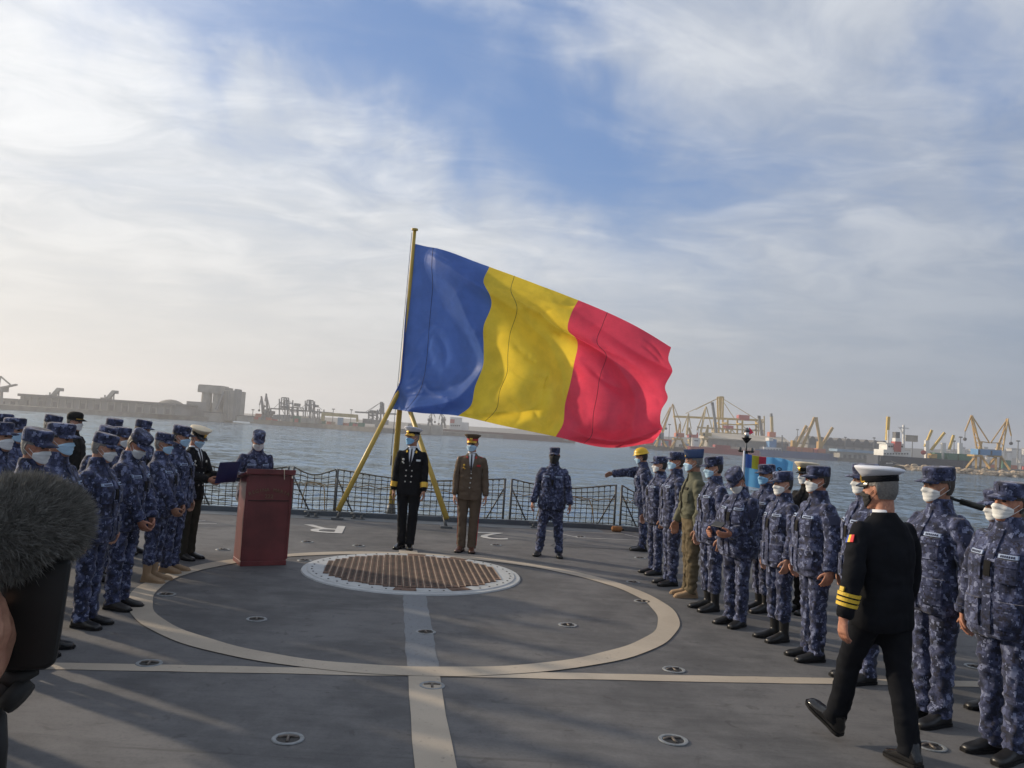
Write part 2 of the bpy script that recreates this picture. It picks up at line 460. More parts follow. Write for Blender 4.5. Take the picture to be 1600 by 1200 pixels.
# the round helicopter grid
M['grid_ring'] = mat('pale grey ring paint', (.40, .415, .42), .55, var=.14, vscale=5, bump=.2, bscale=30, bdist=.004)
M['rust'] = mat('rusty grating steel', (.125, .072, .050), .85, var=.5, vscale=4, bump=.4, bscale=60, bdist=.004)
M['rust_edge'] = mat('worn bare grating edge', (.36, .27, .20), .6, var=.4, vscale=7)
M['hole'] = mat('dark grating hole', (.012, .010, .009), .9, var=.2)
GU, GV, GR_ = .36, 10.18, 1.3545
g = thing('deck_grid', 'round rusty harpoon grid plate with pale ring in the landing circle', 'deck grid', dk(GU, GV, 0), -YAW)
mb = MB(); rings = []
for r_, z in ((1.365, .0), (1.355, .014), (1.30, .016), (1.285, .026), (1.09, .026), (1.075, .012), (1.07, .004)):
    rings.append([(r_ * math.cos(2 * math.pi * i / 96), r_ * math.sin(2 * math.pi * i / 96), z) for i in range(96)])
mb.rings(rings, cap=False); mb.build('rim_ring', M['grid_ring'], g, smooth=False)
MB().rings([[(1.08 * math.cos(2 * math.pi * i / 64), 1.08 * math.sin(2 * math.pi * i / 64), z) for i in range(64)] for z in (.002, .006)]).build('grid_base', M['hole'], g)
NC, W = 27, 0.0795
holes = MB()
for i in range(NC):
    x = (i - (NC - 1) / 2) * W
    h = math.sqrt(max(0.0, 1.13 ** 2 - x * x)); h = math.floor(h / .072) * .072
    if h < .1: continue
    MB().box((x - .008, 0, .021), (W - .020, 2 * h, .028)).build('grating_plate', M['rust'], g)
    MB().box((x + W / 2 - .008, 0, .0205), (.010, 2 * h, .036)).build('grating_rib', M['rust_edge'], g)
    k = int(h / .045)
    for j in range(-k, k):
        y = (j + .5 + (.5 if i % 2 else 0)) * .088
        if abs(y) < h - .04: holes.box((x - .008, y, .0362), (.036, .050, .002))
tag(holes.build('grating_holes', M['hole'], g), kind='stuff')
bolts = MB()
for i in range(48):
    a = 2 * math.pi * i / 48
    bolts.prism([(1.235 * math.cos(a) + .012 * math.cos(q * 1.047), 1.235 * math.sin(a) + .012 * math.sin(q * 1.047)) for q in range(6)], .027, .031)
tag(bolts.build('rim_bolts', M['hole'], g), kind='stuff')
for a in (1.50, 2.35 - 1.35, 4.62, 5.15):
    P = [[(r_ * math.cos(a + q * .035), r_ * math.sin(a + q * .035), .0285) for r_ in (1.10, 1.27)] for q in range(-3, 4)]
    MB().grid(P).build('rust_patch', M['rust'], g)

# recessed tie-down cups
M['cup'] = mat('pale cup rim paint', (.20, .215, .225), .55, var=.3, vscale=30)
M['cup_dark'] = mat('dark cup recess', (.025, .024, .024), .7, var=.3, vscale=30)
M['cup_bar'] = mat('worn cup bar steel', (.13, .11, .095), .5, metal=.3, var=.4, vscale=40)
cups = [(450, 1155, 'left of the centre line in the near foreground'), (1052, 1157, 'in the open foreground right of the centre line'),
        (1455, 1167, 'behind the striding officer in black'), (233, 1037, 'on the cross line at the far left'),
        (675, 1072, 'on the cream centre line just before the cross line'), (1053, 1047, 'with rusty centre, on the cross line right of the circle'),
        (401, 968, 'inside the circle at lower left'), (665, 988, 'on the faded strip inside the circle'), (887, 977, 'inside the circle at right'),
        (260, 929, 'just inside the left curve of the circle'), (1003, 940, 'just inside the right curve of the circle'),
        (989, 910, 'just outside the right curve of the circle'), (1524, 1042, 'beside the net at the right edge'),
        (348, 859, 'left of the lectern foot'), (480, 847, 'right of the lectern, before the letter R'), (476, 876, 'between lectern foot and grid'),
        (1000, 872, 'left of the first sailor of the right row'), (560, 853, 'left of the officer with white cap'), (775, 852, 'right of the officer in brown'), (907, 839, 'right of the masked sailor')]
for px, py, w in cups:
    p = ground(px, py)
    o = thing('tie_down_cup', 'round recessed deck cup ' + w, 'deck cup', p, -YAW + random.uniform(-.3, .3), 'tie-down cups in the deck')
    mb = MB(); rings = []
    for r_, z in ((.094, .003), (.090, .008), (.072, .008), (.066, .004)):
        rings.append([(r_ * math.cos(2 * math.pi * i / 28), r_ * math.sin(2 * math.pi * i / 28), z) for i in range(28)])
    mb.rings(rings, False).build('rim', M['cup'], o)
    MB().rings([[(.069 * math.cos(2 * math.pi * i / 20), .069 * math.sin(2 * math.pi * i / 20), z) for i in range(20)] for z in (.002, .0045)]).build('recess', M['cup_dark'], o)
    mb = MB(); mb.tube([(-.058, .016, .006), (-.02, .024, .010), (.02, .024, .010), (.058, .016, .006)], .008, 6)
    mb.tube([(0, .024, .009), (0, -.05, .007)], .009, 6)
    mb.build('cross_bar', M['cup_bar'], o, smooth=True)

# ------------------------------------------------------------------ people: one figure, posed for each person
A0 = R(25)
JT = {}
PAR = dict(pelvis=None, spine='pelvis', chest='spine', neck='chest', head='neck')
JT.update(pelvis=(0, 0, .95), spine=(0, 0, 1.06), chest=(0, 0, 1.24), neck=(0, .01, 1.47), head=(0, .008, 1.545))
for s, k in ((1, 'l'), (-1, 'r')):
    d = np.array([s * math.sin(A0), 0, -math.cos(A0)]); S = np.array([s * .180, 0.005, 1.388])
    JT['ua' + k] = tuple(S); JT['fa' + k] = tuple(S + d * .29); JT['ha' + k] = tuple(S + d * .545)
    JT['th' + k] = (s * .095, 0, .90); JT['sh' + k] = (s * .10, 0, .49); JT['ft' + k] = (s * .105, .012, .09)
    PAR.update({'ua' + k: 'chest', 'fa' + k: 'ua' + k, 'ha' + k: 'fa' + k, 'th' + k: 'pelvis', 'sh' + k: 'th' + k, 'ft' + k: 'sh' + k})
BONES = list(PAR)
BI = {b: i for i, b in enumerate(BONES)}

def sstep(a, b, x): 
    t = np.clip((x - a) / (b - a), 0, 1); return t * t * (3 - 2 * t)

def weights(V, mode='body'):
    n = len(V); W = np.zeros((n, len(BONES))); x, y, z = V[:, 0], V[:, 1], V[:, 2]; ax = np.abs(x)
    if mode in ('head',): W[:, BI['head']] = 1; return W
    if mode in ('footl', 'footr'):
        k = mode[-1]; f = sstep(.13, .07, z); W[:, BI['ft' + k]] = f; W[:, BI['sh' + k]] = 1 - f; return W
    xb = np.where(z < 1.27, .178 + (1.27 - z) * .24, .178 - (z - 1.27) * .22)
    wa = sstep(-.045, .05, ax - xb) * sstep(.55, .6, z) * sstep(1.51, 1.45, z)
    if mode == 'trousers': wa = wa * 0
    wl = sstep(.93, .79, z)
    if mode == 'jacket': wl = wl * .45
    wl = wl * (1 - wa)
    body = (1 - wa - wl)
    sp = sstep(.98, 1.12, z); ch = sstep(1.14, 1.30, z)
    if mode == 'jacket': nk = np.zeros(n); hd = np.zeros(n)
    else: nk = sstep(1.44, 1.50, z); hd = sstep(1.49, 1.55, z - .6 * y)
    W[:, BI['pelvis']] = body * (1 - sp)
    W[:, BI['spine']] = body * sp * (1 - ch)
    W[:, BI['chest']] = body * ch * (1 - nk)
    W[:, BI['neck']] = body * ch * nk * (1 - hd)
    W[:, BI['head']] = body * ch * nk * hd
    side = sstep(-.035, .035, x)
    for s, k in ((1, 'l'), (-1, 'r')):
        sd = side if s > 0 else 1 - side
        d = np.array([s * math.sin(A0), 0, -math.cos(A0)]); t = (V - np.array(JT['ua' + k])) @ d
        e = sstep(.23, .35, t); h = sstep(.525, .56, t)
        a = wa * (x * s > 0)
        W[:, BI['ua' + k]] = a * (1 - e); W[:, BI['fa' + k]] = a * e * (1 - h); W[:, BI['ha' + k]] = a * e * h
        kn = sstep(.56, .42, z); an = sstep(.12, .07, z)
        l = wl * sd
        W[:, BI['th' + k]] = l * (1 - kn); W[:, BI['sh' + k]] = l * kn * (1 - an); W[:, BI['ft' + k]] = l * kn * an
    W /= np.maximum(W.sum(1, keepdims=True), 1e-6)
    return W

def rotm(r):
    ax, ay, az = (math.radians(k) for k in r)
    return np.array((Matrix.Rotation(az, 3, 'Z') @ Matrix.Rotation(ay, 3, 'Y') @ Matrix.Rotation(ax, 3, 'X')))

def fk(pose):
    T = {}
    for b in BONES:
        j = np.array(JT[b]); m = np.eye(4)
        if b in pose:
            r_ = rotm(pose[b]); m[:3, :3] = r_; m[:3, 3] = j - r_ @ j
        T[b] = m if PAR[b] is None else T[PAR[b]] @ m
    return T

def reach(pose, k, target, tries=3500, seed=1):
    """turn one arm so that its wrist comes to a point (figure space)"""
    rg = np.random.RandomState(seed); s = 1 if k == 'l' else -1; best = None
    base = dict(pose); tg = np.array(target)
    Tc = fk(base)['chest']
    ju, jf, jh = (np.array(JT[b + k]) for b in ('ua', 'fa', 'ha'))
    cur = None
    for i in range(tries):
        if i < tries * .6 or cur is None:
            v = np.array([rg.uniform(-110, 30), s * rg.uniform(-15, 24), s * rg.uniform(-45, 30), rg.uniform(-135, -3)])
        else: v = cur + rg.normal(0, 4, 4)
        ru = rotm(v[:3]); rf = rotm((v[3], 0, 0))
        h = ru @ ((rf @ (jh - jf) + jf) - ju) + ju
        h = Tc[:3, :3] @ h + Tc[:3, 3]
        e = np.linalg.norm(h - tg) + .0002 * np.abs(v[2]) + .00015 * abs(v[0])
        if v[3] > -3: e += .05
        if best is None or e < best: best = e; cur = v
    pose['ua' + k] = tuple(cur[:3]); pose['fa' + k] = (cur[3], 0, 0)
    return pose

def ring3(c, rx, ry, n=20, pw=2.0):
    out = []
    for i in range(n):
        a = 2 * math.pi * i / n; ca, sa = math.cos(a), math.sin(a)
        k = (abs(ca) ** pw + abs(sa) ** pw) ** (-1 / pw)
        out.append((c[0] + rx * k * ca, c[1] + ry * k * sa, c[2]))
    return out

def remesh(mb, voxel, smooth=2, fac=.5, dec=None):
    me = mb.mesh('tmp'); o = bpy.data.objects.new('tmp', me); COL.objects.link(o)
    bm = bmesh.new(); bm.from_mesh(me); bmesh.ops.recalc_face_normals(bm, faces=bm.faces); bm.to_mesh(me); bm.free()
    r_ = o.modifiers.new('r', 'REMESH'); r_.mode = 'VOXEL'; r_.voxel_size = voxel; r_.use_smooth_shade = True
    if smooth:
        s_ = o.modifiers.new('s', 'SMOOTH'); s_.factor = fac; s_.iterations = smooth
    if dec:
        d_ = o.modifiers.new('d', 'DECIMATE'); d_.ratio = dec
    dg = bpy.context.evaluated_depsgraph_get()
    out = bpy.data.meshes.new_from_object(o.evaluated_get(dg))
    bpy.data.objects.remove(o); bpy.data.meshes.remove(me)
    out.polygons.foreach_set('use_smooth', [True] * len(out.polygons))
    return out

def verts_of(me):
    a = np.empty(len(me.vertices) * 3); me.vertices.foreach_get('co', a); return a.reshape(-1, 3)
def norms_of(me):
    a = np.empty(len(me.vertices) * 3); me.vertices.foreach_get('normal', a); return a.reshape(-1, 3)
def bvh_of(me):
    return BVHTree.FromPolygons([v.co.copy() for v in me.vertices], [tuple(p.vertices) for p in me.polygons])

def arm_axis(s):
    return Vector((s * .180, .005, 1.388)), Vector((s * math.sin(A0), 0, -math.cos(A0)))

def limb(mb, S, d, secs, n=14):
    rings = []; d = Vector(d).normalized(); a = Vector((0, 1, 0)); b = d.cross(a).normalized(); a = b.cross(d)
    for t, r1, r2 in secs:
        c = Vector(S) + d * t
        rings.append([c + a * (r1 * math.cos(2 * math.pi * i / n)) + b * (r2 * math.sin(2 * math.pi * i / n)) for i in range(n)])
    mb.rings(rings)

def canon_body():
    mb = MB()
    mb.rings([ring3((0, cy, z), rx, ry, 24, 2.15) for z, cy, rx, ry in
              ((1.512, -.062, .030, .026), (1.520, -.056, .042, .040), (1.540, -.036, .056, .064), (1.565, -.014, .064, .084), (1.60, -.002, .0705, .0945),
               (1.64, .003, .0745, .098), (1.68, .004, .076, .099), (1.71, .006, .072, .093), (1.735, .006, .056, .072), (1.752, .006, .022, .028))])
    mb.tube([(0, .018, 1.43), (0, .014, 1.50), (0, .008, 1.58)], [.066, .058, .058], 16)
    mb.tube([(0, -.090, 1.655), (0, -.103, 1.63), (0, -.113, 1.606), (0, -.095, 1.600)], [.009, .0115, .016, .012], 10)   # nose
    mb.ball((0, -.086, 1.672), (.052, .016, .010), 12, 6)                                                                # brow
    for s in (-1, 1):
        mb.ball((s * .079, .008, 1.632), (.010, .019, .031), 10, 7)                                                      # ear
        mb.ball((s * .04, -.066, 1.605), (.024, .022, .022), 10, 7)                                                      # cheek
        mb.ball((s * .018, -.094, 1.606), (.009, .009, .008), 8, 5)
    mb.ball((0, -.086, 1.566), (.024, .012, .006), 10, 5); mb.ball((0, -.086, 1.556), (.022, .012, .007), 10, 5)          # lips
    mb.ball((0, -.078, 1.528), (.022, .018, .016), 10, 6)
    mb.rings([ring3((0, cy, z), rx, ry, 20, 2.2) for z, cy, rx, ry in
              ((.82, 0, .12, .09), (.90, 0, .140, .095), (1.02, 0, .138, .09), (1.10, 0, .138, .09), (1.25, 0, .150, .098), (1.36, .004, .145, .085), (1.42, .01, .105, .07), (1.455, .014, .07, .062))])
    for s in (-1, 1):
        S, d = arm_axis(s)
        limb(mb, S, d, [(-.03, .035, .035), (0, .048, .046), (.08, .046, .044), (.2, .047, .045), (.29, .041, .039), (.36, .043, .04), (.45, .036, .033), (.53, .030, .025), (.56, .031, .022)])
        inn = Vector((-s * math.cos(A0), 0, -math.sin(A0)))          # palm side
        wr = S + d * .545; f = Vector((0, -1, 0))
        # palm
        rings = []
        for t, w, th in ((.0, .026, .018), (.02, .032, .017), (.05, .039, .015), (.085, .041, .013), (.098, .038, .011)):
            c = wr + d * t
            rings.append([c + f * (w * math.cos(2 * math.pi * i / 14)) + inn * (th * math.sin(2 * math.pi * i / 14)) for i in range(14)])
        mb.rings(rings)
        for off, ln, q in ((.0315, .070, 0), (.0105, .080, 1), (-.0105, .074, 2), (-.0315, .058, 3)):
            p0 = wr + d * .088 + f * off; fan = f * (off * .10)
            p1 = p0 + (d * .93 + inn * .30 + fan).normalized() * ln * .46
            p2 = p1 + (d * .72 + inn * .68 + fan).normalized() * ln * .32
            p3 = p2 + (d * .45 + inn * .88 + fan).normalized() * ln * .26
            mb.tube([p0 - d * .01, p1, p2, p3, p3 + (p3 - p2) * .12], [.0098, .0096, .0088, .0078, .004], 8)
        q0 = wr + d * .018 + f * .022 + inn * .006
        q1 = q0 + (d * .62 + f * .62 + inn * .35).normalized() * .040
        q2 = q1 + (d * .86 + f * .25 + inn * .38).normalized() * .032
        q3 = q2 + (d * .90 + f * .02 + inn * .42).normalized() * .022
        mb.tube([q0, q1, q2, q3, q3 + (q3 - q2) * .15], [.0150, .0125, .0108, .0095, .004], 8)
        mb.tube([(s * .09, 0, .93), (s * .095, -.005, .75), (s * .10, -.005, .5), (s * .102, .012, .36), (s * .105, .012, .10), (s * .106, .0, .05)], [.066, .064, .046, .044, .031, .034], 12)
        mb.tube([(s * .105, .05, .035), (s * .108, -.05, .035), (s * .112, -.17, .025)], [.026, .030, .020], 10)
    return remesh(mb, .0056, 2, .4, .145)

PARKA = [(.755, .0, .220, .158), (.80, 0, .226, .162), (.95, 0, .216, .160), (1.08, 0, .208, .156), (1.22, 0, .214, .156), (1.31, .002, .208, .146), (1.37, .006, .188, .126), (1.415, .010, .145, .105), (1.445, .010, .110, .095), (1.47, .010, .092, .090), (1.50, .006, .084, .088), (1.545, -.004, .086, .090)]
DRESS = [(.775, .0, .190, .128), (.82, 0, .190, .130), (.95, 0, .182, .126), (1.06, 0, .170, .118), (1.20, 0, .188, .128), (1.30, .002, .195, .126), (1.36, .006, .190, .114), (1.415, .010, .148, .098), (1.465, .012, .085, .078), (1.495, .012, .070, .070)]
BLOUS = [(.945, .0, .172, .126), (.985, 0, .172, .126), (.995, 0, .196, .142), (1.08, 0, .205, .146), (1.22, 0, .205, .142), (1.31, .002, .202, .135), (1.37, .006, .184, .118), (1.42, .010, .138, .098), (1.47, .010, .086, .086), (1.50, .006, .078, .082), (1.525, .0, .078, .082)]
def canon_jacket(secs, sl=1.0, vox=.0150, pw=2.35):
    mb = MB()
    mb.rings([ring3((0, cy, z), rx, ry, 30, pw if z < 1.4 else 2.0) for z, cy, rx, ry in secs])
    for s in (-1, 1):
        S, d = arm_axis(s)
        limb(mb, S, d, [(-.045, .040 * sl, .030 * sl), (-.02, .066 * sl, .050 * sl), (.02, .080 * sl, .062 * sl), (.10, .084 * sl, .074 * sl), (.22, .080 * sl, .074 * sl), (.29, .078 * sl, .074 * sl), (.40, .073 * sl, .068 * sl), (.50, .066 * sl, .060 * sl), (.535, .060 * sl, .054 * sl), (.552, .050 * sl, .046 * sl)], 18)
    return remesh(mb, vox, 3, .5)

def canon_trousers(blouse=False, slim=1.0):
    mb = MB()
    mb.rings([ring3((0, .004, z), rx, ry, 26, 2.3) for z, rx, ry in ((.80, .150, .10), (.84, .178, .118), (.92, .182, .125), (1.0, .172, .12), (1.05, .165, .115))])
    for s in (-1, 1):
        if blouse: pts = [(s * .088, 0, .90), (s * .094, 0, .76), (s * .098, -.004, .60), (s * .10, -.004, .49), (s * .103, .006, .36), (s * .105, .010, .26), (s * .105, .010, .215), (s * .105, .010, .195)]; rr = [.100, .102, .092, .084, .082, .084, .076, .060]
        else: pts = [(s * .088, 0, .90), (s * .094, 0, .76), (s * .098, -.004, .60), (s * .10, -.004, .49), (s * .103, .006, .36), (s * .105, .008, .20), (s * .106, .002, .10), (s * .106, -.004, .05)]; rr = [k * slim for k in (.100, .101, .090, .082, .079, .077, .076, .075)]
        mb.tube(pts, rr, 18)
    return remesh(mb, .0150, 3, .5)

def canon_shoe(s, boot=False):
    mb = MB(); rings = []; cx = s * .108
    for y, w, h in ((.088, .020, .045), (.078, .034, .078), (.05, .040, .095), (.0, .041, .105), (-.05, .044, .088), (-.10, .050, .066), (-.15, .050, .054), (-.185, .042, .046), (-.205, .024, .034)):
        ring = []
        for i in range(16):
            a = 2 * math.pi * i / 16; ca, sa = math.cos(a), math.sin(a)
            z = h / 2 + h / 2 * (abs(sa) ** .7) * (1 if sa > 0 else -1)
            ring.append((cx + w * (abs(ca) ** .75) * (1 if ca > 0 else -1) + s * (-y) * .03, y, z))
        rings.append(ring)
    mb.rings(rings)
    top = .235 if boot else .12
    mb.tube([(cx, .030, .06), (cx, .024, .12), (cx, .018, top)], [.046, .048, .054 if boot else .046], 14)
    return remesh(mb, .0110, 2, .4)
def canon_sole(s):
    mb = MB(); cx = s * .108; out = []
    for y, w in ((.092, .022), (.08, .036), (.05, .042), (.0, .041), (-.05, .046), (-.10, .053), (-.15, .053), (-.19, .044), (-.212, .025)): out.append((y, w))
    poly = [(cx + w + s * (-y) * .03, y) for y, w in out] + [(cx - w + s * (-y) * .03, y) for y, w in reversed(out)]
    mb.prism(poly, 0.0, .019); return mb.mesh('sole')

BODY = canon_body()
BODY_BVH = bvh_of(BODY)
CAN = {}
def canon(name, me, mode):
    V = verts_of(me); CAN[name] = (me, V, norms_of(me), weights(V, mode)); return CAN[name]
canon('body', BODY, 'body')
for nm, secs, sl in (('parka', PARKA, 1.0), ('dress', DRESS, .86), ('blouson', BLOUS, .98)): canon(nm, canon_jacket(secs, sl), 'jacket')
canon('trousers', canon_trousers(), 'trousers'); canon('bloused', canon_trousers(True), 'trousers'); canon('slacks', canon_trousers(False, .93), 'trousers')
for s, k in ((1, 'l'), (-1, 'r')):
    canon('shoe' + k, canon_shoe(s), 'foot' + k); canon('boot' + k, canon_shoe(s, True), 'foot' + k); canon('sole' + k, canon_sole(s), 'foot' + k)
JB = {k: bvh_of(CAN[k][0]) for k in ('parka', 'dress', 'blouson')}

def skirted(P, Q, name):
    """front grid P, back grid Q of the same size, closed at the rim"""
    a, b = len(P), len(P[0]); mb = MB(); mb.grid(P)
    rim = [(0, j) for j in range(b)] + [(i, b - 1) for i in range(1, a)] + [(a - 1, j) for j in range(b - 2, -1, -1)] + [(i, 0) for i in range(a - 2, 0, -1)]
    n = len(rim); V = [P[i][j] for i, j in rim] + [Q[i][j] for i, j in rim]
    mb.add(V, [(k, k + n, (k + 1) % n + n, (k + 1) % n) for k in range(n)])
    return mb.mesh(name, smooth=False)

def front_patch(bvh, c4, off=.006, nx=5, nz=5, sgn=-1):
    """cloth piece on the chest: four corners (x, z), laid on the garment"""
    P, Q = [], []
    (x0, z0), (x1, z1), (x2, z2), (x3, z3) = c4
    for i in range(nz + 1):
        a = i / nz; r1, r2 = [], []
        for j in range(nx + 1):
            b = j / nx
            x = (x0 * (1 - b) + x1 * b) * (1 - a) + (x3 * (1 - b) + x2 * b) * a
            z = (z0 * (1 - b) + z1 * b) * (1 - a) + (z3 * (1 - b) + z2 * b) * a
            h = bvh.ray_cast(Vector((x, sgn * 1.0, z)), Vector((0, -sgn, 0)))
            y = h[0].y if h[0] else sgn * .1
            r1.append((x, y + sgn * off, z)); r2.append((x, y - sgn * .006, z))
        P.append(r1); Q.append(r2)
    return skirted(P, Q, 'patch')
def rect(x0, x1, z0, z1): return ((x0, z0), (x1, z0), (x1, z1), (x0, z1))

def sleeve_patch(bvh, s, t0, t1, a0=0, a1=360, off=.005, n=20, m=3):
    """band or badge round the sleeve; angle 0 = outside, 90 = front"""
    S, d = arm_axis(s); o = Vector((s * math.cos(A0), 0, math.sin(A0))); f = Vector((0, -1, 0))
    P, Q = [], []
    for i in range(m + 1):
        c = S + d * (t0 + (t1 - t0) * i / m); r1, r2 = [], []
        for j in range(n + 1):
            a = R(a0 + (a1 - a0) * j / n); e = o * math.cos(a) + f * math.sin(a)
            h = bvh.ray_cast(c + e * .13, -e)
            r_ = (h[0] - c).length if h[0] and h[3] < .13 else .055
            r1.append(c + e * (r_ + off)); r2.append(c + e * (r_ - .006))
        P.append(r1); Q.append(r2)
    return skirted(P, Q, 'band')

def head_patch(t0, t1, z0, z1, off=.005, n=18, m=8, pleat=0.0, fill=False, edge_in=.004, top=None):
    """shell on the head between two angles (0 = face) and heights"""
    P = []
    for i in range(m + 1):
        row = []
        for j in range(n + 1):
            a = R(t0 + (t1 - t0) * j / n); k = j / n
            za, zb = (z0(k), z1(k)) if callable(z0) else (z0, z1)
            z = za + (zb - za) * i / m
            e = Vector((math.sin(a), -math.cos(a), 0)); c = Vector((0, 0, z))
            h = BODY_BVH.ray_cast(c + e * .3, -e)
            row.append([a, z, ((h[0] - c).length if h[0] else .08)])
        P.append(row)
    if fill:
        raw = [[q[2] for q in r_] for r_ in P]
        for _ in range(4):
            sm = [r_[:] for r_ in raw]
            for i in range(m + 1):
                for j in range(n + 1):
                    nb = [raw[min(m, max(0, i + di))][min(n, max(0, j + dj))] for di in (-1, 0, 1) for dj in (-1, 0, 1)]
                    sm[i][j] = max(P[i][j][2], sum(nb) / 9)
            raw = sm
        for i in range(m + 1):
            for j in range(n + 1): P[i][j][2] = raw[i][j] + .008 * math.sin(math.pi * i / m) * math.cos(R(P[i][j][0] * 57.3) * .7)
    A = []; B = []
    for i in range(m + 1):
        ra, rb = [], []
        for j in range(n + 1):
            a, z, r_ = P[i][j]; e = Vector((math.sin(a), -math.cos(a), 0))
            pl = pleat * (1 if i % 3 == 1 else 0)
            ra.append(e * (r_ + off + pl) + Vector((0, 0, z))); rb.append(e * (r_ - edge_in) + Vector((0, 0, z)))
        A.append(ra); B.append(rb)
    return skirted(A, B, 'shell')

def smooth_me(me):
    me.polygons.foreach_set('use_smooth', [True] * len(me.polygons)); return me
# ---- things worn on the head
canon('mask', smooth_me(head_patch(-58, 58, lambda k: 1.526 + .040 * abs(2 * k - 1) ** 2, lambda k: 1.628 - .030 * abs(2 * k - 1) ** 1.6, .007, 18, 9, .0035, True)), 'head')
mb = MB()
for s in (-1, 1):
    for z0, z1 in ((1.600, 1.650), (1.566, 1.612)):
        mb.tube([(s * .068, -.044, z0), (s * .078, -.012, (z0 + z1) / 2), (s * .087, .018, z1), (s * .083, .028, 1.632)], .0017, 5)
canon('strap', mb.mesh('strap'), 'head')
canon('hair', smooth_me(head_patch(64, 296, lambda k: 1.562 + (.094 if abs(2 * k - 1) > .70 else .012 * abs(2 * k - 1)), lambda k: 1.705, .0065, 40, 8)), 'head')
canon('balaclava', smooth_me(head_patch(-180, 180, lambda k: 1.505, lambda k: 1.640, .006, 36, 8, 0, True)), 'head')
for s in (-1, 1):
    mb = MB(); mb.ball((s * .031, -.083, 1.646), (.0155, .012, .0075), 10, 6); canon('eye' + ('l' if s > 0 else 'r'), mb.mesh('eye', True), 'head')
    canon('brow' + ('l' if s > 0 else 'r'), front_patch(BODY_BVH, ((s * .014, 1.664), (s * .050, 1.662), (s * .050, 1.668), (s * .014, 1.672)), .003, 4, 1), 'head')
def glasses():
    mb = MB()
    for s in (-1, 1):
        mb.rings([[(s * .034 + .026 * math.cos(2 * math.pi * i / 16), -.104 + .012 * abs(math.cos(2 * math.pi * i / 16)) * (1 if math.cos(2 * math.pi * i / 16) * s > 0 else 0) + dy, 1.645 + .018 * math.sin(2 * math.pi * i / 16)) for i in range(16)] for dy in (-.003, .002)])
        mb.tube([(s * .060, -.090, 1.650), (s * .080, -.04, 1.650), (s * .084, .02, 1.645)], .002, 5)
    mb.tube([(-.010, -.106, 1.650), (.010, -.106, 1.650)], .002, 5); return mb.mesh('glasses')
canon('glasses', glasses(), 'head')

def patrol_cap():
    mb = MB(); rings = []
    for z, rx, ry, dy, tilt in ((1.672, .0825, .1055, .004, .10), (1.690, .0855, .1085, .004, .10), (1.728, .0875, .1105, .003, .06), (1.750, .0880, .1110, .003, .04), (1.762, .083, .106, .003, .03), (1.768, .066, .088, .003, .03), (1.763, .03, .04, .003, .02)):
        rings.append([(x, y, zz - tilt * y * .5) for x, y, zz in ring3((0, dy, z), rx, ry, 28, 2.15)])
    mb.rings(rings); return smooth_me(mb.mesh('cap'))
def visor(z=1.686, w=.080, ln=.080, y0=-.082, droop=.018, th=.006):
    top, bot = [], []
    for i in range(5):
        a, b = [], []
        for j in range(15):
            u = -1 + 2 * j / 14; k = i / 4
            base_y = .004 - .1065 * math.sqrt(max(0, 1 - (u * w / .088) ** 2))
            y = base_y - k * ln * math.sqrt(max(0.0, 1 - (u * .96) ** 2)) + .006
            x = u * w * (1 - .05 * k)
            zz = z - droop * k - .016 * u * u + .003
            a.append((x, y, zz + th / 2)); b.append((x, y, zz - th / 2))
        top.append(a); bot.append(b)
    me = skirted(top, bot, 'visor'); m2 = MB()
    m2.v = [tuple(v.co) for v in me.vertices]; m2.f = [tuple(p.vertices) for p in me.polygons]
    m2.grid(bot); return m2.mesh('visor')
canon('patrol_crown', patrol_cap(), 'head'); canon('patrol_visor', visor(), 'head')
mb = MB(); rings = []
for z, k in ((1.690, 1.035), (1.712, 1.04), (1.712, 1.02)): rings.append(ring3((0, .004, z), .0865 * k, .1095 * k, 28, 2.15))
canon('patrol_badge', front_patch(bvh_of(CAN['patrol_crown'][0]), rect(-.012, .012, 1.712, 1.745), .004, 2, 2), 'head')
def peaked():
    band = MB(); band.rings([ring3((0, .004, z), rx, ry, 32, 2.1) for z, rx, ry in ((1.676, .0835, .1065), (1.680, .0865, .1095), (1.716, .0875, .1105), (1.718, .083, .106))])
    crown = MB(); rings = []
    for z, rx, ry, tl in ((1.714, .086, .109, 0), (1.735, .103, .127, .16), (1.752, .122, .143, .27), (1.762, .128, .149, .30), (1.770, .124, .145, .30), (1.777, .100, .118, .28), (1.780, .05, .06, .25)):
        rings.append([(x, y, zz - tl * (y) * .62) for x, y, zz in ring3((0, .008, z), rx, ry, 36, 2.05)])
    crown.rings(rings); return smooth_me(band.mesh('band')), smooth_me(crown.mesh('crown'))
b_, c_ = peaked(); canon('peak_band', b_, 'head'); canon('peak_crown', c_, 'head'); canon('peak_visor', visor(1.690, .078, .056, droop=.026), 'head')
BB = bvh_of(CAN['peak_band'][0])
canon('peak_badge', front_patch(BB, ((-.016, 1.690), (.016, 1.690), (.024, 1.742), (-.024, 1.742)), .010, 4, 4), 'head')
canon('peak_braid', front_patch(BB, rect(-.070, .070, 1.681, 1.690), .006, 12, 1), 'head')
def low_cap():
    mb = MB(); rings = []
    for z, rx, ry in ((1.672, .084, .107), (1.70, .088, .111), (1.74, .086, .108), (1.768, .066, .084), (1.780, .03, .04)): rings.append([(x, y, zz - .08 * y) for x, y, zz in ring3((0, .004, z), rx, ry, 28, 2.1)])
    mb.rings(rings); return smooth_me(mb.mesh('cap'))
canon('ball_crown', low_cap(), 'head')
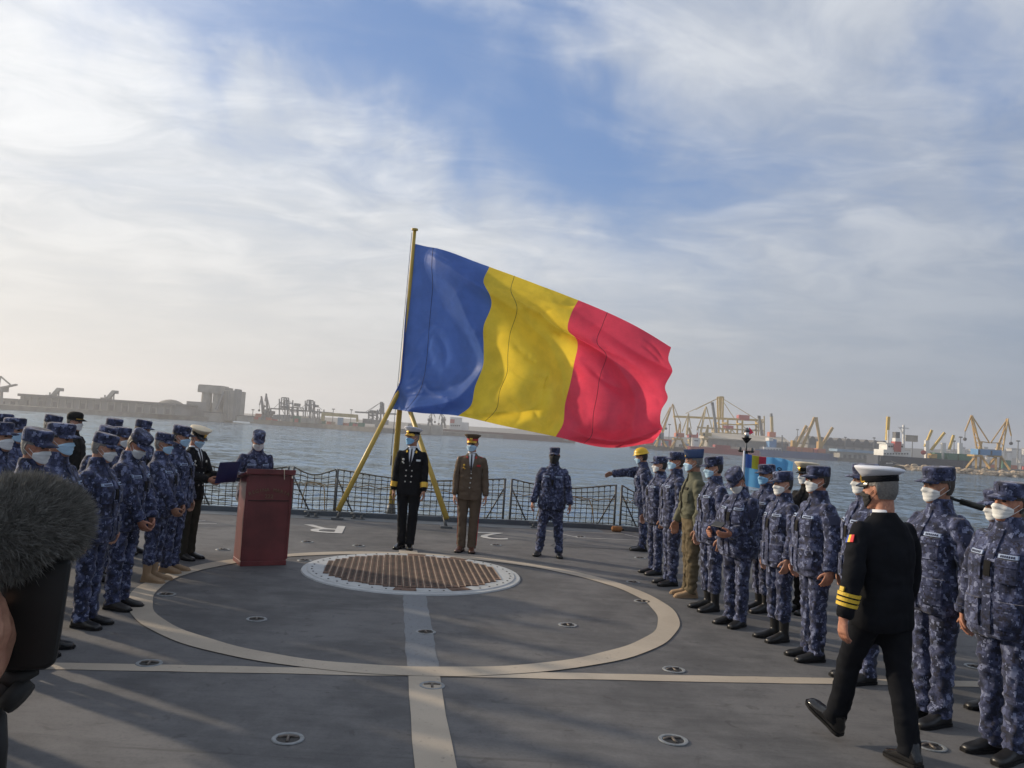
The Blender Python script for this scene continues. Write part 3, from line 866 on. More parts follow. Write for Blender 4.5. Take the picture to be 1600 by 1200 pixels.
def garrison():
    mb = MB(); rings = []
    for z, rx, ry in ((1.680, .083, .108), (1.70, .084, .112), (1.74, .060, .122), (1.775, .026, .128), (1.785, .008, .126)):
        rings.append([(x, y, zz + .10 * abs(y) * (zz - 1.68) * 6) for x, y, zz in ring3((0, .004, z), rx, ry, 28, 2.2)])
    mb.rings(rings); return smooth_me(mb.mesh('cap'))
canon('side_crown', garrison(), 'head')
mb = MB(); mb.ball((.03, -.110, 1.712), (.012, .006, .012), 10, 6); canon('side_badge', mb.mesh('badge', True), 'head')
def hardhat():
    mb = MB(); rings = []
    for z, rx, ry in ((1.678, .125, .150), (1.684, .126, .152), (1.690, .104, .128), (1.72, .102, .126), (1.76, .088, .108), (1.79, .055, .068), (1.80, .02, .024)): rings.append(ring3((0, .0, z), rx, ry, 28))
    mb.rings(rings); return smooth_me(mb.mesh('hat'))
canon('hardhat_shell', hardhat(), 'head')

# ---- pieces sewn on the garments
PK, DR, BL = JB['parka'], JB['dress'], JB['blouson']
canon('placket', front_patch(PK, rect(-.026, .026, .79, 1.46), .007, 3, 22), 'jacket')
for s, k in ((1, 'l'), (-1, 'r')):
    canon('chest_pocket' + k, front_patch(PK, rect(*sorted((s * .045, s * .150)), 1.13, 1.265), .009, 5, 6), 'jacket')
    canon('pocket_flap' + k, front_patch(PK, rect(*sorted((s * .042, s * .153)), 1.232, 1.278), .014, 5, 2), 'jacket')
    canon('low_pocket' + k, front_patch(PK, rect(*sorted((s * .050, s * .175)), .83, .985), .009, 6, 6), 'jacket')
    canon('low_flap' + k, front_patch(PK, rect(*sorted((s * .047, s * .178)), .955, 1.005), .014, 6, 2), 'jacket')
    canon('tape' + k, front_patch(PK, rect(*sorted((s * .050, s * .148)), 1.286, 1.310), .008, 6, 1), 'jacket')
    q = MB()
    for i in range(7):
        x = s * .099 + (i - 3) * .011
        pm = front_patch(PK, rect(x - .0035, x + .0035, 1.291, 1.305), .0095, 1, 1)
        q.add([tuple(v.co) for v in pm.vertices], [tuple(p.vertices) for p in pm.polygons])
    canon('tape_letters' + k, q.mesh('letters'), 'jacket')
    canon('arm_patch' + k, sleeve_patch(PK, s, .07, .14, -30, 40, .005, 6, 4), 'jacket')
    canon('cuff' + k, sleeve_patch(PK, s, .495, .540, 0, 360, .004, 20, 2), 'jacket')
    # dress uniform
    canon('gold_cuff' + k, sleeve_patch(DR, s, .42, .495, 0, 360, .005, 24, 2), 'jacket')
    canon('lapel' + k, front_patch(DR, ((s * .004, 1.20), (s * .030, 1.20), (s * .100, 1.355), (s * .050, 1.440)), .012, 5, 8), 'jacket')
    canon('collar_flap' + k, front_patch(DR, ((s * .035, 1.430), (s * .085, 1.365), (s * .098, 1.395), (s * .062, 1.462)), .015, 4, 4), 'jacket')
    canon('collar_badge' + k, front_patch(DR, ((s * .052, 1.415), (s * .072, 1.400), (s * .086, 1.425), (s * .066, 1.445)), .018, 2, 2), 'jacket')
    canon('hip_flap' + k, front_patch(DR, rect(*sorted((s * .060, s * .150)), .925, .965), .010, 5, 2), 'jacket')
    S, d = arm_axis(s); q = MB(); q.beam((s * .085, .012, 1.447), (s * .175, .008, 1.418), .05, .012); canon('shoulder_board' + k, q.mesh('board'), 'jacket')
    canon('blou_pocket' + k, front_patch(BL, rect(*sorted((s * .045, s * .140)), 1.15, 1.26), .009, 5, 5), 'jacket')
S3 = MB()
for t in (.395, .425, .455):
    for sm in (1,):
        pm = sleeve_patch(DR, sm, t, t + .020, 0, 360, .005, 24, 1); S3.add([tuple(v.co) for v in pm.vertices], [tuple(p.vertices) for p in pm.polygons])
canon('sleeve_stripes_l', S3.mesh('stripes'), 'jacket')
canon('sleeve_loop_l', sleeve_patch(DR, 1, .365, .392, -14, 14, .006, 4, 2), 'jacket')
canon('flag_blue', sleeve_patch(DR, 1, .055, .100, 4, 22, .005, 3, 3), 'jacket')
canon('flag_yellow', sleeve_patch(DR, 1, .055, .100, -14, 4, .005, 3, 3), 'jacket')
canon('flag_red', sleeve_patch(DR, 1, .055, .100, -32, -14, .005, 3, 3), 'jacket')
canon('shirt', front_patch(DR, ((-.012, 1.21), (.012, 1.21), (.050, 1.478), (-.050, 1.478)), .004, 6, 10), 'jacket')
q = MB(); q.rings([ring3((0, cy, z), a_, b_2, 24) for z, cy, a_, b_2 in ((1.43, .012, .076, .070), (1.47, .010, .068, .066), (1.505, .004, .064, .066), (1.505, .004, .059, .061))]); canon('shirt_collar', q.mesh('collar', True), 'jacket')
canon('necktie', front_patch(DR, ((-.016, 1.22), (.016, 1.22), (.010, 1.468), (-.010, 1.468)), .009, 3, 10), 'jacket')
def buttons(cols, rows, bv):
    q = MB()
    for x in cols:
        for z in rows:
            h = bv.ray_cast(Vector((x, -1, z)), Vector((0, 1, 0))); q.ball((x, h[0].y - .009, z), (.011, .006, .011), 10, 5)
    return q.mesh('buttons', True)
canon('buttons6', buttons((-.042, .042), (.985, 1.065, 1.145), DR), 'jacket')
canon('buttons4', buttons((0,), (.97, 1.04, 1.11, 1.18), DR), 'jacket')
canon('front_edge', front_patch(DR, rect(-.004, .004, .80, 1.20), .006, 1, 14), 'jacket')
canon('medal_l', front_patch(DR, rect(.082, .140, 1.285, 1.312), .011, 4, 2), 'jacket')
q = MB()
for x, z, r_ in ((-.105, 1.30, .018), (-.112, 1.262, .013), (-.095, 1.248, .011)):
    h = DR.ray_cast(Vector((x, -1, z)), Vector((0, 1, 0))); q.ball((x, h[0].y - .007, z), (r_, .006, r_), 10, 5)
canon('medal_r', q.mesh('medal', True), 'jacket')
canon('rank_tab', front_patch(PK, rect(-.020, .020, 1.16, 1.255), .014, 2, 5), 'jacket')
canon('blou_band', front_patch(BL, rect(-.165, .165, .948, .986), .006, 14, 2), 'jacket')
canon('blou_zip', front_patch(BL, rect(-.012, .012, 1.0, 1.49), .006, 2, 16), 'jacket')
canon('green_patch', front_patch(BL, rect(.060, .125, 1.30, 1.33), .010, 4, 2), 'jacket')
# side stripe on trousers
def stripe(s, me):
    bv = bvh_of(me); P, Q = [], []
    for i in range(20):
        z = .10 + .72 * i / 19; a, b = [], []
        for y in (-.008, .008):
            h = bv.ray_cast(Vector((s * .6, y, z)), Vector((-s, 0, 0))); a.append((h[0].x + s * .004, y, z)); b.append((h[0].x - s * .006, y, z))
        P.append(a); Q.append(b)
    return skirted(P, Q, 'stripe')
for s, k in ((1, 'l'), (-1, 'r')): canon('side_stripe' + k, stripe(s, CAN['slacks'][0]), 'trousers')

FK_ = [(RNG.normal(0, 1, 3) * np.array([19, 19, 25]), RNG.uniform(0, 6.28), RNG.normal(0, 1, 3) * 22, RNG.uniform(0, 6.28)) for _ in range(9)]
def folds(V, seed, amp):
    rg = np.random.RandomState(seed); out = np.zeros(len(V))
    for k, p, m2, q2 in FK_:
        w = np.sin(V @ k + p + rg.uniform(0, 6.28) + 1.6 * np.sin(V @ m2 * .6 + q2 + rg.uniform(0, 6.28)))
        out += 1 - 2 * np.abs(w)
    return out * amp / 3.2

def put_part(root, name, part, material, T, scale, girth, seed, amp=0.0, zoff=0.0, parent=None):
    me0, V, N, W = CAN[part]
    P = V.copy()
    if amp:
        d = folds(V, seed, amp)
        if part in ('trousers', 'slacks', 'bloused'): d = d * (1 + 1.0 * np.exp(-((V[:, 2] - .14) / .10) ** 2) + .5 * np.exp(-((V[:, 2] - .49) / .10) ** 2))
        if part in ('parka', 'dress', 'blouson'): d = d * (1 - .7 * sstep(1.38, 1.46, V[:, 2]))
        P = P + N * d[:, None]
    if girth != 1.0:
        g_ = 1 + (girth - 1) * sstep(.70, .90, P[:, 2]) * sstep(1.42, 1.25, P[:, 2])
        P[:, 1] *= g_; P[:, 0] *= 1 + (g_ - 1) * .8
    Ph = np.c_[P, np.ones(len(P))]
    out = np.zeros((len(P), 3))
    for b in BONES:
        w = W[:, BI[b]]; idx = np.nonzero(w > 1e-4)[0]
        if len(idx): out[idx] += (Ph[idx] @ T[b][:3].T) * w[idx][:, None]
    out *= scale; out[:, 2] += zoff
    me = me0.copy(); me.name = name
    me.vertices.foreach_set('co', out.astype(np.float32).ravel()); me.update()
    me.materials.clear(); me.materials.append(material)
    o = bpy.data.objects.new(name, me); COL.objects.link(o); o.parent = parent or root
    return o

def base_pose(rg, abd=9.0):
    a = rg.uniform(-2, 2, 16)
    return dict(ual=(a[0] * 3 + 1, 25 - abd + a[1], 0), uar=(a[2] * 3 + 1, -(25 - abd) + a[3], 0), fal=(-10 + a[4] * 4, 0, -4), far=(-10 + a[5] * 4, 0, 4), hal=(6, 0, 0), har=(6, 0, 0),
                thl=(0, 2, 0), thr=(0, -2, 0), ftl=(0, 0, 8 + a[6] * 2), ftr=(0, 0, -8 + a[7] * 2), head=(a[8] * 2, a[9] * 1.5, a[10] * 5), spine=(a[11] * 1.0, a[12] * .8, a[13] * 3), chest=(a[14] * .8, 0, a[15] * 2))

COUNT = [0]
def person(loc, head_deg, height, label, outfit='camo', cap='patrol', mask='mask_white', hair='hair_dark', feet='shoe', pose=None, girth=1.0,
           skin=None, glasses_on=False, look=0.0, nod=0.0, abd=10.0, group=None, reach_l=None, reach_r=None, feet_m=None, name='person', tapes=True):
    COUNT[0] += 1; seed = COUNT[0]; rg = np.random.RandomState(seed * 13 + 5)
    rz = math.atan2(math.cos(R(head_deg)), -math.sin(R(head_deg)))
    loc = Vector((loc[0], loc[1], 0.0))
    root = thing(name, label, 'person', loc, rz, group)
    ps = base_pose(rg, abd)
    if pose: ps.update(pose)
    hx, hy, hz = ps.get('head', (0, 0, 0)); ps['head'] = (hx + 5 + nod * .7, hy, hz + look); ps['neck'] = (nod * .3, 0, look * .35)
    if reach_l: reach(ps, 'l', reach_l, seed=seed)
    if reach_r: reach(ps, 'r', reach_r, seed=seed + 50)
    T = fk(ps); sc = height / 1.775
    # stand on the lowest foot
    zmin = 9
    for k in 'lr':
        _, V, _, W = CAN['sole' + k]; Ph = np.c_[V, np.ones(len(V))]
        out = sum((Ph @ T[b][:3].T) * W[:, [BI[b]]] for b in ('sh' + k, 'ft' + k)); zmin = min(zmin, out[:, 2].min())
    zo = -zmin * sc + .001
    A = (T, sc, girth * (1.07 if outfit == 'camo' else 1.02), seed)
    def P(nm, part, m, amp=0.0, parent=None): return put_part(root, nm, part, M[m] if isinstance(m, str) else m, *A, amp=amp, zoff=zo, parent=parent)
    body = P('body', 'body', SKINS[skin if skin is not None else seed % 3])
    for k in 'lr': P('eye', 'eye' + k, 'eye', parent=body); P('eyebrow', 'brow' + k, hair if hair else 'hair_dark', parent=body)
    if hair: P('hair', 'hair', hair)
    # clothes
    if outfit == 'camo':
        j = P('jacket', 'parka', CAMO, .0075)
        P('trousers', 'bloused' if feet == 'boot' else 'trousers', CAMO, .0075)
        P('placket', 'placket', CAMO, parent=j)
        for k in 'lr':
            P('chest_pocket', 'chest_pocket' + k, CAMO, parent=j); P('pocket_flap', 'pocket_flap' + k, CAMO, parent=j)
            P('hip_pocket', 'low_pocket' + k, CAMO, parent=j); P('pocket_flap', 'low_flap' + k, CAMO, parent=j); P('cuff', 'cuff' + k, CAMO, parent=j)
            if tapes: P('name_tape', 'tape' + k, 'tape', parent=j); P('tape_letters', 'tape_letters' + k, 'tape_ink', parent=j)
        P('arm_badge', 'arm_patchl', 'tape_ink', parent=j); P('rank_tab', 'rank_tab', 'black_cloth', parent=j)
    elif outfit in ('navy', 'army', 'admiral', 'navyback'):
        cl = 'brown' if outfit == 'army' else 'navy'
        j = P('jacket', 'dress', cl, .004); P('trousers', 'slacks', cl if cap != 'cream' else 'dark_olive', .003)
        P('shirt', 'shirt', 'shirt', parent=j); P('shirt_collar', 'shirt_collar', 'shirt', parent=j); P('necktie', 'necktie', 'tie', parent=j)
        for k in 'lr':
            P('lapel', 'lapel' + k, cl, parent=j); P('collar', 'collar_flap' + k, cl, parent=j)
            if outfit == 'army':
                P('collar_badge', 'collar_badge' + k, 'red_band', parent=j); P('shoulder_board', 'shoulder_board' + k, 'red_band', parent=j); P('hip_flap', 'hip_flap' + k, cl, parent=j); P('side_stripe', 'side_stripe' + k, 'red_band')
            elif outfit == 'navy':
                P('collar_badge', 'collar_badge' + k, 'gold', parent=j); P('gold_cuff', 'gold_cuff' + k, 'gold', parent=j)
        if outfit == 'army': P('buttons', 'buttons4', 'silver', parent=j); P('ribbon_bar', 'medal_l', 'red_band', parent=j); P('medals', 'medal_r', 'gold', parent=j); P('front_edge', 'front_edge', cl, parent=j)
        else: P('buttons', 'buttons6', 'silver', parent=j); P('medals', 'medal_r', 'silver', parent=j); P('ribbon_bar', 'medal_l', 'silver', parent=j)
        if outfit == 'admiral':
            P('sleeve_stripes', 'sleeve_stripes_l', 'yellow_braid', parent=j); P('sleeve_loop', 'sleeve_loop_l', 'yellow_braid', parent=j)
            for c in ('blue', 'yellow', 'red'): P('flag_badge_' + c, 'flag_' + c, c, parent=j)
    elif outfit == 'green':
        j = P('jacket', 'blouson', 'olive', .007); P('trousers', 'trousers', 'olive_trouser', .0075)
        P('waistband', 'blou_band', 'olive', parent=j); P('zip', 'blou_zip', 'dark_olive', parent=j); P('name_patch', 'green_patch', 'dark_olive', parent=j)
        for k in 'lr': P('chest_pocket', 'blou_pocket' + k, 'olive', parent=j)
    elif outfit == 'black':
        j = P('jacket', 'parka', 'black_cloth', .0075); P('trousers', 'trousers', 'black_cloth', .0075); P('placket', 'placket', 'black_cloth', parent=j)
    fm = feet_m or ('boot' if feet == 'boot' else 'boot')
    for k in 'lr':
        f = P('boot' if feet == 'boot' else 'shoe', ('boot' if feet == 'boot' else 'shoe') + k, fm); P('sole', 'sole' + k, 'black_cloth' if fm != 'tan' else 'tan', parent=f)
    # head wear
    if cap == 'patrol':
        c = P('cap', 'patrol_crown', CAMO); P('visor', 'patrol_visor', CAMO, parent=c); P('cap_badge', 'patrol_badge', 'tape_ink', parent=c)
    elif cap in ('white', 'whiteplain'):
        c = P('cap', 'peak_crown', 'white_cap'); P('cap_band', 'peak_band', 'navy', parent=c); P('visor', 'peak_visor', 'gold' if cap == 'white' else 'shoe', parent=c); P('cap_badge', 'peak_badge', 'gold', parent=c); P('cap_braid', 'peak_braid', 'gold', parent=c)
    elif cap == 'cream':
        c = P('cap', 'peak_crown', 'cream_cap'); P('cap_band', 'peak_band', 'navy', parent=c); P('visor', 'peak_visor', 'shoe', parent=c); P('cap_badge', 'peak_badge', 'gold', parent=c)
    elif cap == 'army':
        c = P('cap', 'peak_crown', 'brown'); P('cap_band', 'peak_band', 'red_band', parent=c); P('visor', 'peak_visor', 'gold', parent=c); P('cap_badge', 'peak_badge', 'gold', parent=c); P('cap_braid', 'peak_braid', 'gold', parent=c)
    elif cap == 'ball':
        c = P('cap', 'ball_crown', 'black_cloth'); P('visor', 'patrol_visor', 'black_cloth', parent=c); P('cap_badge', 'peak_braid', 'gold', parent=c)
    elif cap == 'side':
        c = P('cap', 'side_crown', 'blue_cap'); P('cap_badge', 'side_badge', 'gold', parent=c)
    elif cap == 'hardhat': P('hard_hat', 'hardhat_shell', 'hardhat')
    if mask == 'balaclava': P('balaclava', 'balaclava', 'mask_black')
    elif mask:
        mk = P('face_mask', 'mask', mask); P('ear_loop', 'strap', 'mask_white' if mask != 'mask_black' else mask, parent=mk)
    if glasses_on: P('sunglasses', 'glasses', 'lens')
    return root, T, sc, zo

def spot(px, D): 
    p = at(px, 620 + .064 * px, D); return (p.x, p.y)

# ------------------------------------------------------------------ water, far land and haze
def water_mat():
    m = bpy.data.materials.new('harbour water'); m.use_nodes = True
    t = NT(m.node_tree); b = t.n['Principled BSDF']
    o = t.node('ShaderNodeTexCoord').outputs['Object']
    n1 = t.noise(t.vm('MULTIPLY', o, (.8, 1.0, 1)), .8, 5, .65, .4, 1)
    n2 = t.noise(t.vm('MULTIPLY', o, (.6, 1.0, 1)), .16, 4, .6, .3, 1); n3 = t.noise(o, .012, 4, .6, .5)
    c = t.mix(t.mapr(n3, .35, .65), (.028, .056, .070), (.040, .070, .086))
    t.n.remove(b); gl = t.node('ShaderNodeBsdfGlossy'); gl.inputs[0].default_value = (.41, .48, .525, 1); gl.inputs['Roughness'].default_value = .12
    df = t.node('ShaderNodeBsdfDiffuse'); t.l.new(c, df.inputs[0]); fr = t.node('ShaderNodeFresnel'); fr.inputs[0].default_value = 1.33; mx = t.node('ShaderNodeMixShader')
    t.l.new(fr.outputs[0], mx.inputs[0]); t.l.new(df.outputs[0], mx.inputs[1]); t.l.new(gl.outputs[0], mx.inputs[2]); t.l.new(mx.outputs[0], t.n['Material Output'].inputs[0])
    sl = t.vm('ADD', t.vm('MULTIPLY', t.vm('SUBTRACT', n1, (.5, .5, .5)), (2.6, 2.6, 0)), t.vm('MULTIPLY', t.vm('SUBTRACT', n2, (.5, .5, .5)), (1.4, 1.4, 0)))
    nn = t.vm('NORMALIZE', t.vm('ADD', sl, (0, 0, 1)))
    for q in (gl, fr): t.l.new(nn, q.inputs['Normal'])
    return m
mb = MB(); mb.grid([[(x, y, SEA) for y in (-500, 0, 200, 600, 1200, 2600)] for x in (-2600, -800, 0, 800, 2600)])
tag(mb.build('water', water_mat()), kind='structure')
M['land'] = mat('far hillside', (.16, .15, .125), .9, var=.35, vscale=.012)
def hills(name, pts, D, base=-5.2, back=350):
    P = []
    for px, py in pts:
        p = at(px, py, D); P.append([(p.x, p.y, base), (p.x, p.y + 40, p.z), (p.x * (1 + back / D), p.y + back, p.z * .9 + 2)])
    tag(MB().grid(P).build(name, M['land']), kind='structure')
hills('hills', [(-400, 606), (0, 628), (150, 636), (300, 643), (420, 649), (480, 650), (560, 656), (640, 661), (760, 668), (900, 675), (1060, 683), (1200, 688), (1300, 694), (1400, 699), (1480, 703), (1560, 702), (1620, 704), (1700, 706), (2000, 716)], 1350)

# ------------------------------------------------------------------ port on the far side
CR = dict(
    conc=mat('weathered concrete', (.30, .285, .255), .9, var=.25, vscale=.12, bump=.2, bscale=.8, bdist=.3),
    quay=mat('quay stone', (.17, .155, .135), .9, var=.35, vscale=.2),
    shed=mat('grey warehouse sheeting', (.23, .225, .215), .8, var=.2, vscale=.06),
    shed_dark=mat('dark warehouse sheeting', (.115, .112, .11), .8, var=.2, vscale=.1),
    cream=mat('cream shed sheeting', (.48, .42, .33), .8, var=.1, vscale=.1),
    grey=mat('grey crane steel', (.15, .155, .16), .6, var=.15, vscale=.3),
    ygrey=mat('faded yellow crane steel', (.42, .32, .13), .6, var=.2, vscale=.3),
    yel=mat('yellow crane steel', (.52, .35, .06), .55, var=.2, vscale=.3),
    ochre=mat('ochre crane steel', (.42, .26, .07), .55, var=.25, vscale=.3),
    blu=mat('blue crane house', (.08, .22, .42), .6, var=.12, vscale=.3),
    redc=mat('red cabin', (.42, .07, .06), .6, var=.15, vscale=.3),
    orange=mat('orange container', (.48, .15, .08), .65, var=.15, vscale=.3),
    green=mat('green container', (.045, .16, .10), .65, var=.15, vscale=.3),
    redhull=mat('red ship hull', (.27, .045, .045), .6, var=.2, vscale=.1),
    bluehull=mat('blue ship hull', (.045, .085, .20), .6, var=.2, vscale=.1),
    blackhull=mat('black ship hull', (.022, .028, .045), .55, var=.25, vscale=.1),
    whit=mat('white superstructure', (.66, .65, .62), .6, var=.06, vscale=.2),
    win=mat('dark windows', (.03, .035, .04), .2, var=.1),
    rock=mat('pale mole rock', (.40, .31, .21), .9, var=.35, vscale=.4, bump=.5, bscale=1.2, bdist=.3),
    roofblue=mat('blue sheet roof', (.20, .30, .40), .6, var=.12, vscale=.2),
    wall=mat('pale house wall', (.52, .50, .46), .8, var=.15, vscale=.05),
)
def quay(pts, D, depth, m, h, name='quay'):
    """pts: px along the waterline"""
    P = []
    for px, d in pts:
        p = at(px, 620 + .064 * px, d); P.append((p.x, p.y))
    mb = MB(); poly = P + [(x * 1.0 + (x * depth / y if y else 0), y + depth) for x, y in reversed(P)]
    mb.prism(poly, SEA - 1, SEA + h); o = mb.build(name, m); tag(o, kind='structure'); return o
quay([(-260, 470), (0, 505), (180, 545), (365, 600)], 560, 420, CR['quay'], 3.0)
quay([(392, 640), (500, 600), (592, 560), (700, 660), (900, 760)], 600, 380, CR['quay'], 3.2)
quay([(985, 600), (1100, 610), (1250, 665), (1400, 640), (1700, 610)], 600, 400, CR['quay'], 3.0)

def boxpx(mb, x0, y0, x1, y1, D, depth, inset=0.0):
    """a block with the front face seen between these photo points at distance D"""
    a, b = at(x0, y1 + .064 * 0, D), at(x1, y1, D); t1 = at((x0 + x1) / 2, y0, D); b1 = at((x0 + x1) / 2, y1, D)
    mb.box(((a.x + b.x) / 2, D + depth / 2, (t1.z + b1.z) / 2), (b.x - a.x, depth, t1.z - b1.z)); return mb
def bpx(mb, pts, D, w, dy=0.0):
    """members between photo points at distance D"""
    for (x0, y0), (x1, y1) in zip(pts, pts[1:]): mb.beam(at(x0, y0, D) + Vector((0, dy, 0)), at(x1, y1, D) + Vector((0, dy, 0)), w)
    return mb
def root_at(name, label, cat, px, D, z=SEA + 3, group=None):
    p = at(px, 620 + .064 * px, D); r_ = thing(name, label, cat, (p.x, D, z), 0, group); return r_
def into(o, root):
    """keep the world position of a part built in world space"""
    o.parent = root; o.matrix_parent_inverse = Matrix.Translation(root.location).inverted(); return o
def part(mb, name, m, root, **k): return into(mb.build(name, m, **k), root)

# left: long warehouse, silo, loaders
r_ = root_at('warehouse', 'long low grey warehouse on the quay at far left', 'warehouse', 150, 560)
D = 560
mb = MB(); xa, xb = at(30, 640, D).x, at(272, 655, D).x; ztop = at(150, 626.5, D).z
mb.box(((xa + xb) / 2, D + 20, (ztop + SEA + 3) / 2), (xb - xa, 40, ztop - SEA - 3)); part(mb, 'wall', CR['shed'], r_)
mb = MB(); mb.box(((xa + xb) / 2, D + 19.5, ztop + .9), (xb - xa + 2, 43, 1.8)); part(mb, 'roof', CR['shed_dark'], r_)
n = 22
for i in range(n):
    x = xa + (xb - xa) * (i + .5) / n
    part(MB().box((x, D - .4, SEA + 6.5), (.8, 1.0, 7)), 'pilaster', CR['conc'], r_)
    if i % 2 == 0: part(MB().box((x + 2.4, D - .15, SEA + 5.2), (2.6, .5, 3.6)), 'door', CR['shed_dark'], r_)
r_ = root_at('low_building', 'low pale building at the left edge beside the long warehouse', 'building', 12, 550)
part(boxpx(MB(), -60, 622, 28, 636, 550, 25), 'wall', CR['conc'], r_); part(boxpx(MB(), -62, 620.5, 29, 622, 549, 27), 'roof', CR['shed'], r_)
for x in (-40, -20, 0, 16): part(boxpx(MB(), x, 627, x + 7, 632, 549.6, .8), 'window', CR['win'], r_)
for px, py, w in ((70, 625, 'nearer the left edge'), (156, 629, 'nearer the silo')):
    r_ = root_at('ship_loader', 'conveyor ship loader on the warehouse roof, ' + w, 'crane', px, 575, 5, 'ship loaders on the warehouse')
    part(boxpx(MB(), px, py - 8, px + 9, py + 2, 573, 9), 'machine_house', CR['conc'], r_)
    mb = MB(); bpx(mb, [(px + 9, py - 2), (px + 22, py - 17)], 575, 2.6); bpx(mb, [(px + 9, py + 2), (px + 18, py - 8)], 578, 1.6); part(mb, 'boom', CR['conc'], r_)
    part(boxpx(MB(), px + 18, py - 19, px + 25, py - 14, 574, 4), 'boom_head', CR['shed'], r_)
    part(bpx(MB(), [(px + 22, py - 15), (px + 21.5, py - 1)], 575, .7), 'spout', CR['grey'], r_)
    part(bpx(MB(), [(px + 8, py - 12), (px + 8, py - 6)], 575, .8), 'mast', CR['grey'], r_)
    mb = MB()
    for q in (1, 8): bpx(mb, [(px + q, py + 1), (px + q - 1, py + 8)], 575, .8)
    part(mb, 'leg_frame', CR['grey'], r_)
r_ = root_at('grain_pile', 'low rounded heap beyond the warehouse end, left of the silo', 'heap', 255, 600)
mb = MB(); p = at(255, 645, 600); rings = []
for k in range(7):
    a = k / 6 * math.pi / 2; rings.append([(p.x + 14 * math.cos(a) * math.cos(q * .449) + .01, 612 + 12 * math.cos(a) * math.sin(q * .449), SEA + 3 + 11.5 * math.sin(a)) for q in range(14)])
part(mb.rings(rings), 'mound', CR['quay'], r_, smooth=True)
r_ = root_at('grain_silo', 'tall concrete silo block with head house on the left quay', 'silo', 330, 600)
D = 600
part(boxpx(MB(), 289, 627.5, 320, 657, D - 2, 30), 'low_block', CR['shed'], r_)
for x0, x1 in ((311, 327), (329, 346)):
    a, b = at(x0, 650, D), at(x1, 650, D); zt = at(320, 613, D).z
    mb = MB(); rad = (b.x - a.x) / 2; cx = (a.x + b.x) / 2
    mb.rings([[(cx + rad * math.cos(q * math.pi / 10), D + 2 + rad * math.sin(q * math.pi / 10), z) for q in range(20)] for z in (SEA + 3, zt)]); part(mb, 'silo_cylinder', CR['conc'], r_, smooth=False)
for x0, y0, x1, y1 in ((308.5, 602.5, 331, 613), (331, 604, 348, 615)):
    part(boxpx(MB(), x0, y0, x1, y1, D - 3, 22), 'head_house', CR['conc'], r_); part(boxpx(MB(), x0 + 2, y0 - 1.6, x1 - 2, y0, D, 16), 'roof', CR['shed'], r_)
part(boxpx(MB(), 347, 609.5, 362.5, 657, D - 4, 26), 'silo_block', CR['conc'], r_); part(boxpx(MB(), 362.5, 607.5, 367, 657, D - 5, 10), 'stair_tower', CR['shed'], r_)
for i in range(3): part(bpx(MB(), [(351 + i * 4, 611), (351 + i * 4, 655)], D - 4.2, .5), 'pilaster', CR['shed'], r_)
part(bpx(MB(), [(338, 640), (350, 612)], D - 7, 1.6), 'conveyor', CR['grey'], r_)
for px0, px1, y0, lb in ((318, 345, 645, 'small low shed at the foot of the silo'), (370, 388, 650, 'small quay shed right of the silo')):
    r_ = root_at('quay_shed', lb, 'shed', px0, 590); part(boxpx(MB(), px0, y0, px1, 658.5, 588, 12), 'wall', CR['conc'], r_); part(boxpx(MB(), px0 - 1, y0 - 1.3, px1 + 1, y0, 587, 14), 'roof', CR['shed_dark'], r_)

def sts_crane(px, label, apex, boom, legs, D, m, w=1.3, stays=(), cabin=None, tower=None, cm=None, group='container cranes'):
    r_ = root_at('container_crane', label, 'crane', px, D, SEA + 3, group)
    for (x, y0, y1) in legs:
        for dy in (0, 16): part(bpx(MB(), [(x, y0), (x, y1)], D, w, dy), 'leg', m, r_)
    for dy in (4, 11): part(bpx(MB(), boom, D, w * 1.25, dy), 'boom', m, r_)
    mb = MB()
    for (x, y0, y1) in legs: mb.beam(at(x, y0 + 6, D), at(x, y0 + 6, D) + Vector((0, 16, 0)), w)
    for a, b in zip(legs, legs[1:]):
        bpx(mb, [(a[0], a[1] + 8), (b[0], b[1] + 8)], D, w * .8); bpx(mb, [(a[0], a[1] + 9), (b[0], b[2] - 3)], D, w * .45)
    part(mb, 'portal_beam', m, r_)
    if tower:
        for dy in (4, 11): part(bpx(MB(), tower, D, w, dy), 'apex_frame', m, r_)
    for s in stays: part(bpx(MB(), [apex, s], D, w * .35, 7.5), 'stay', m, r_)
    if cabin: part(boxpx(MB(), *cabin, D + 3, 9), 'machine_house', cm or m, r_)
    return r_
sts_crane(440, 'grey container crane with raised apex, leftmost on the middle quay', (441, 621), [(421, 638), (470, 641)], [(436.5, 623, 658), (449, 624, 659), (456, 637, 660)], 640, CR['grey'], .8, [(424, 637), (456, 634), (468, 640)], (440, 634, 446, 638), [(436.5, 640), (438, 621), (445, 621), (446, 640)])
sts_crane(480, 'grey container crane with tall twin frame, second on the middle quay', (481, 625), [(466, 641), (516, 645)], [(477, 626, 661), (484, 626, 661), (489, 638, 662), (499, 639, 663)], 645, CR['grey'], .8, [(466, 638), (500, 640)], (489, 632.5, 494, 636), [(477, 642), (478, 625), (484, 625), (485, 642)])
sts_crane(590, 'grey container crane left of the flag, boom reaching left', (593, 628), [(553, 643.5), (620, 647)], [(576, 642, 659), (583, 642, 660), (590, 640, 660), (594.5, 629, 661)], 620, CR['grey'], .9, [(569, 643), (575, 641)], (577, 641, 586, 644), [(593, 645), (593.5, 628), (594.5, 628), (595, 645)])
sts_crane(460, 'low grey gantry crane with two trolley houses between the container cranes', (458, 631), [(448, 636), (468, 637)], [(450, 634, 660), (457, 635, 660), (466, 636, 661)], 655, CR['grey'], .7, [], (459, 630, 465, 635), None)

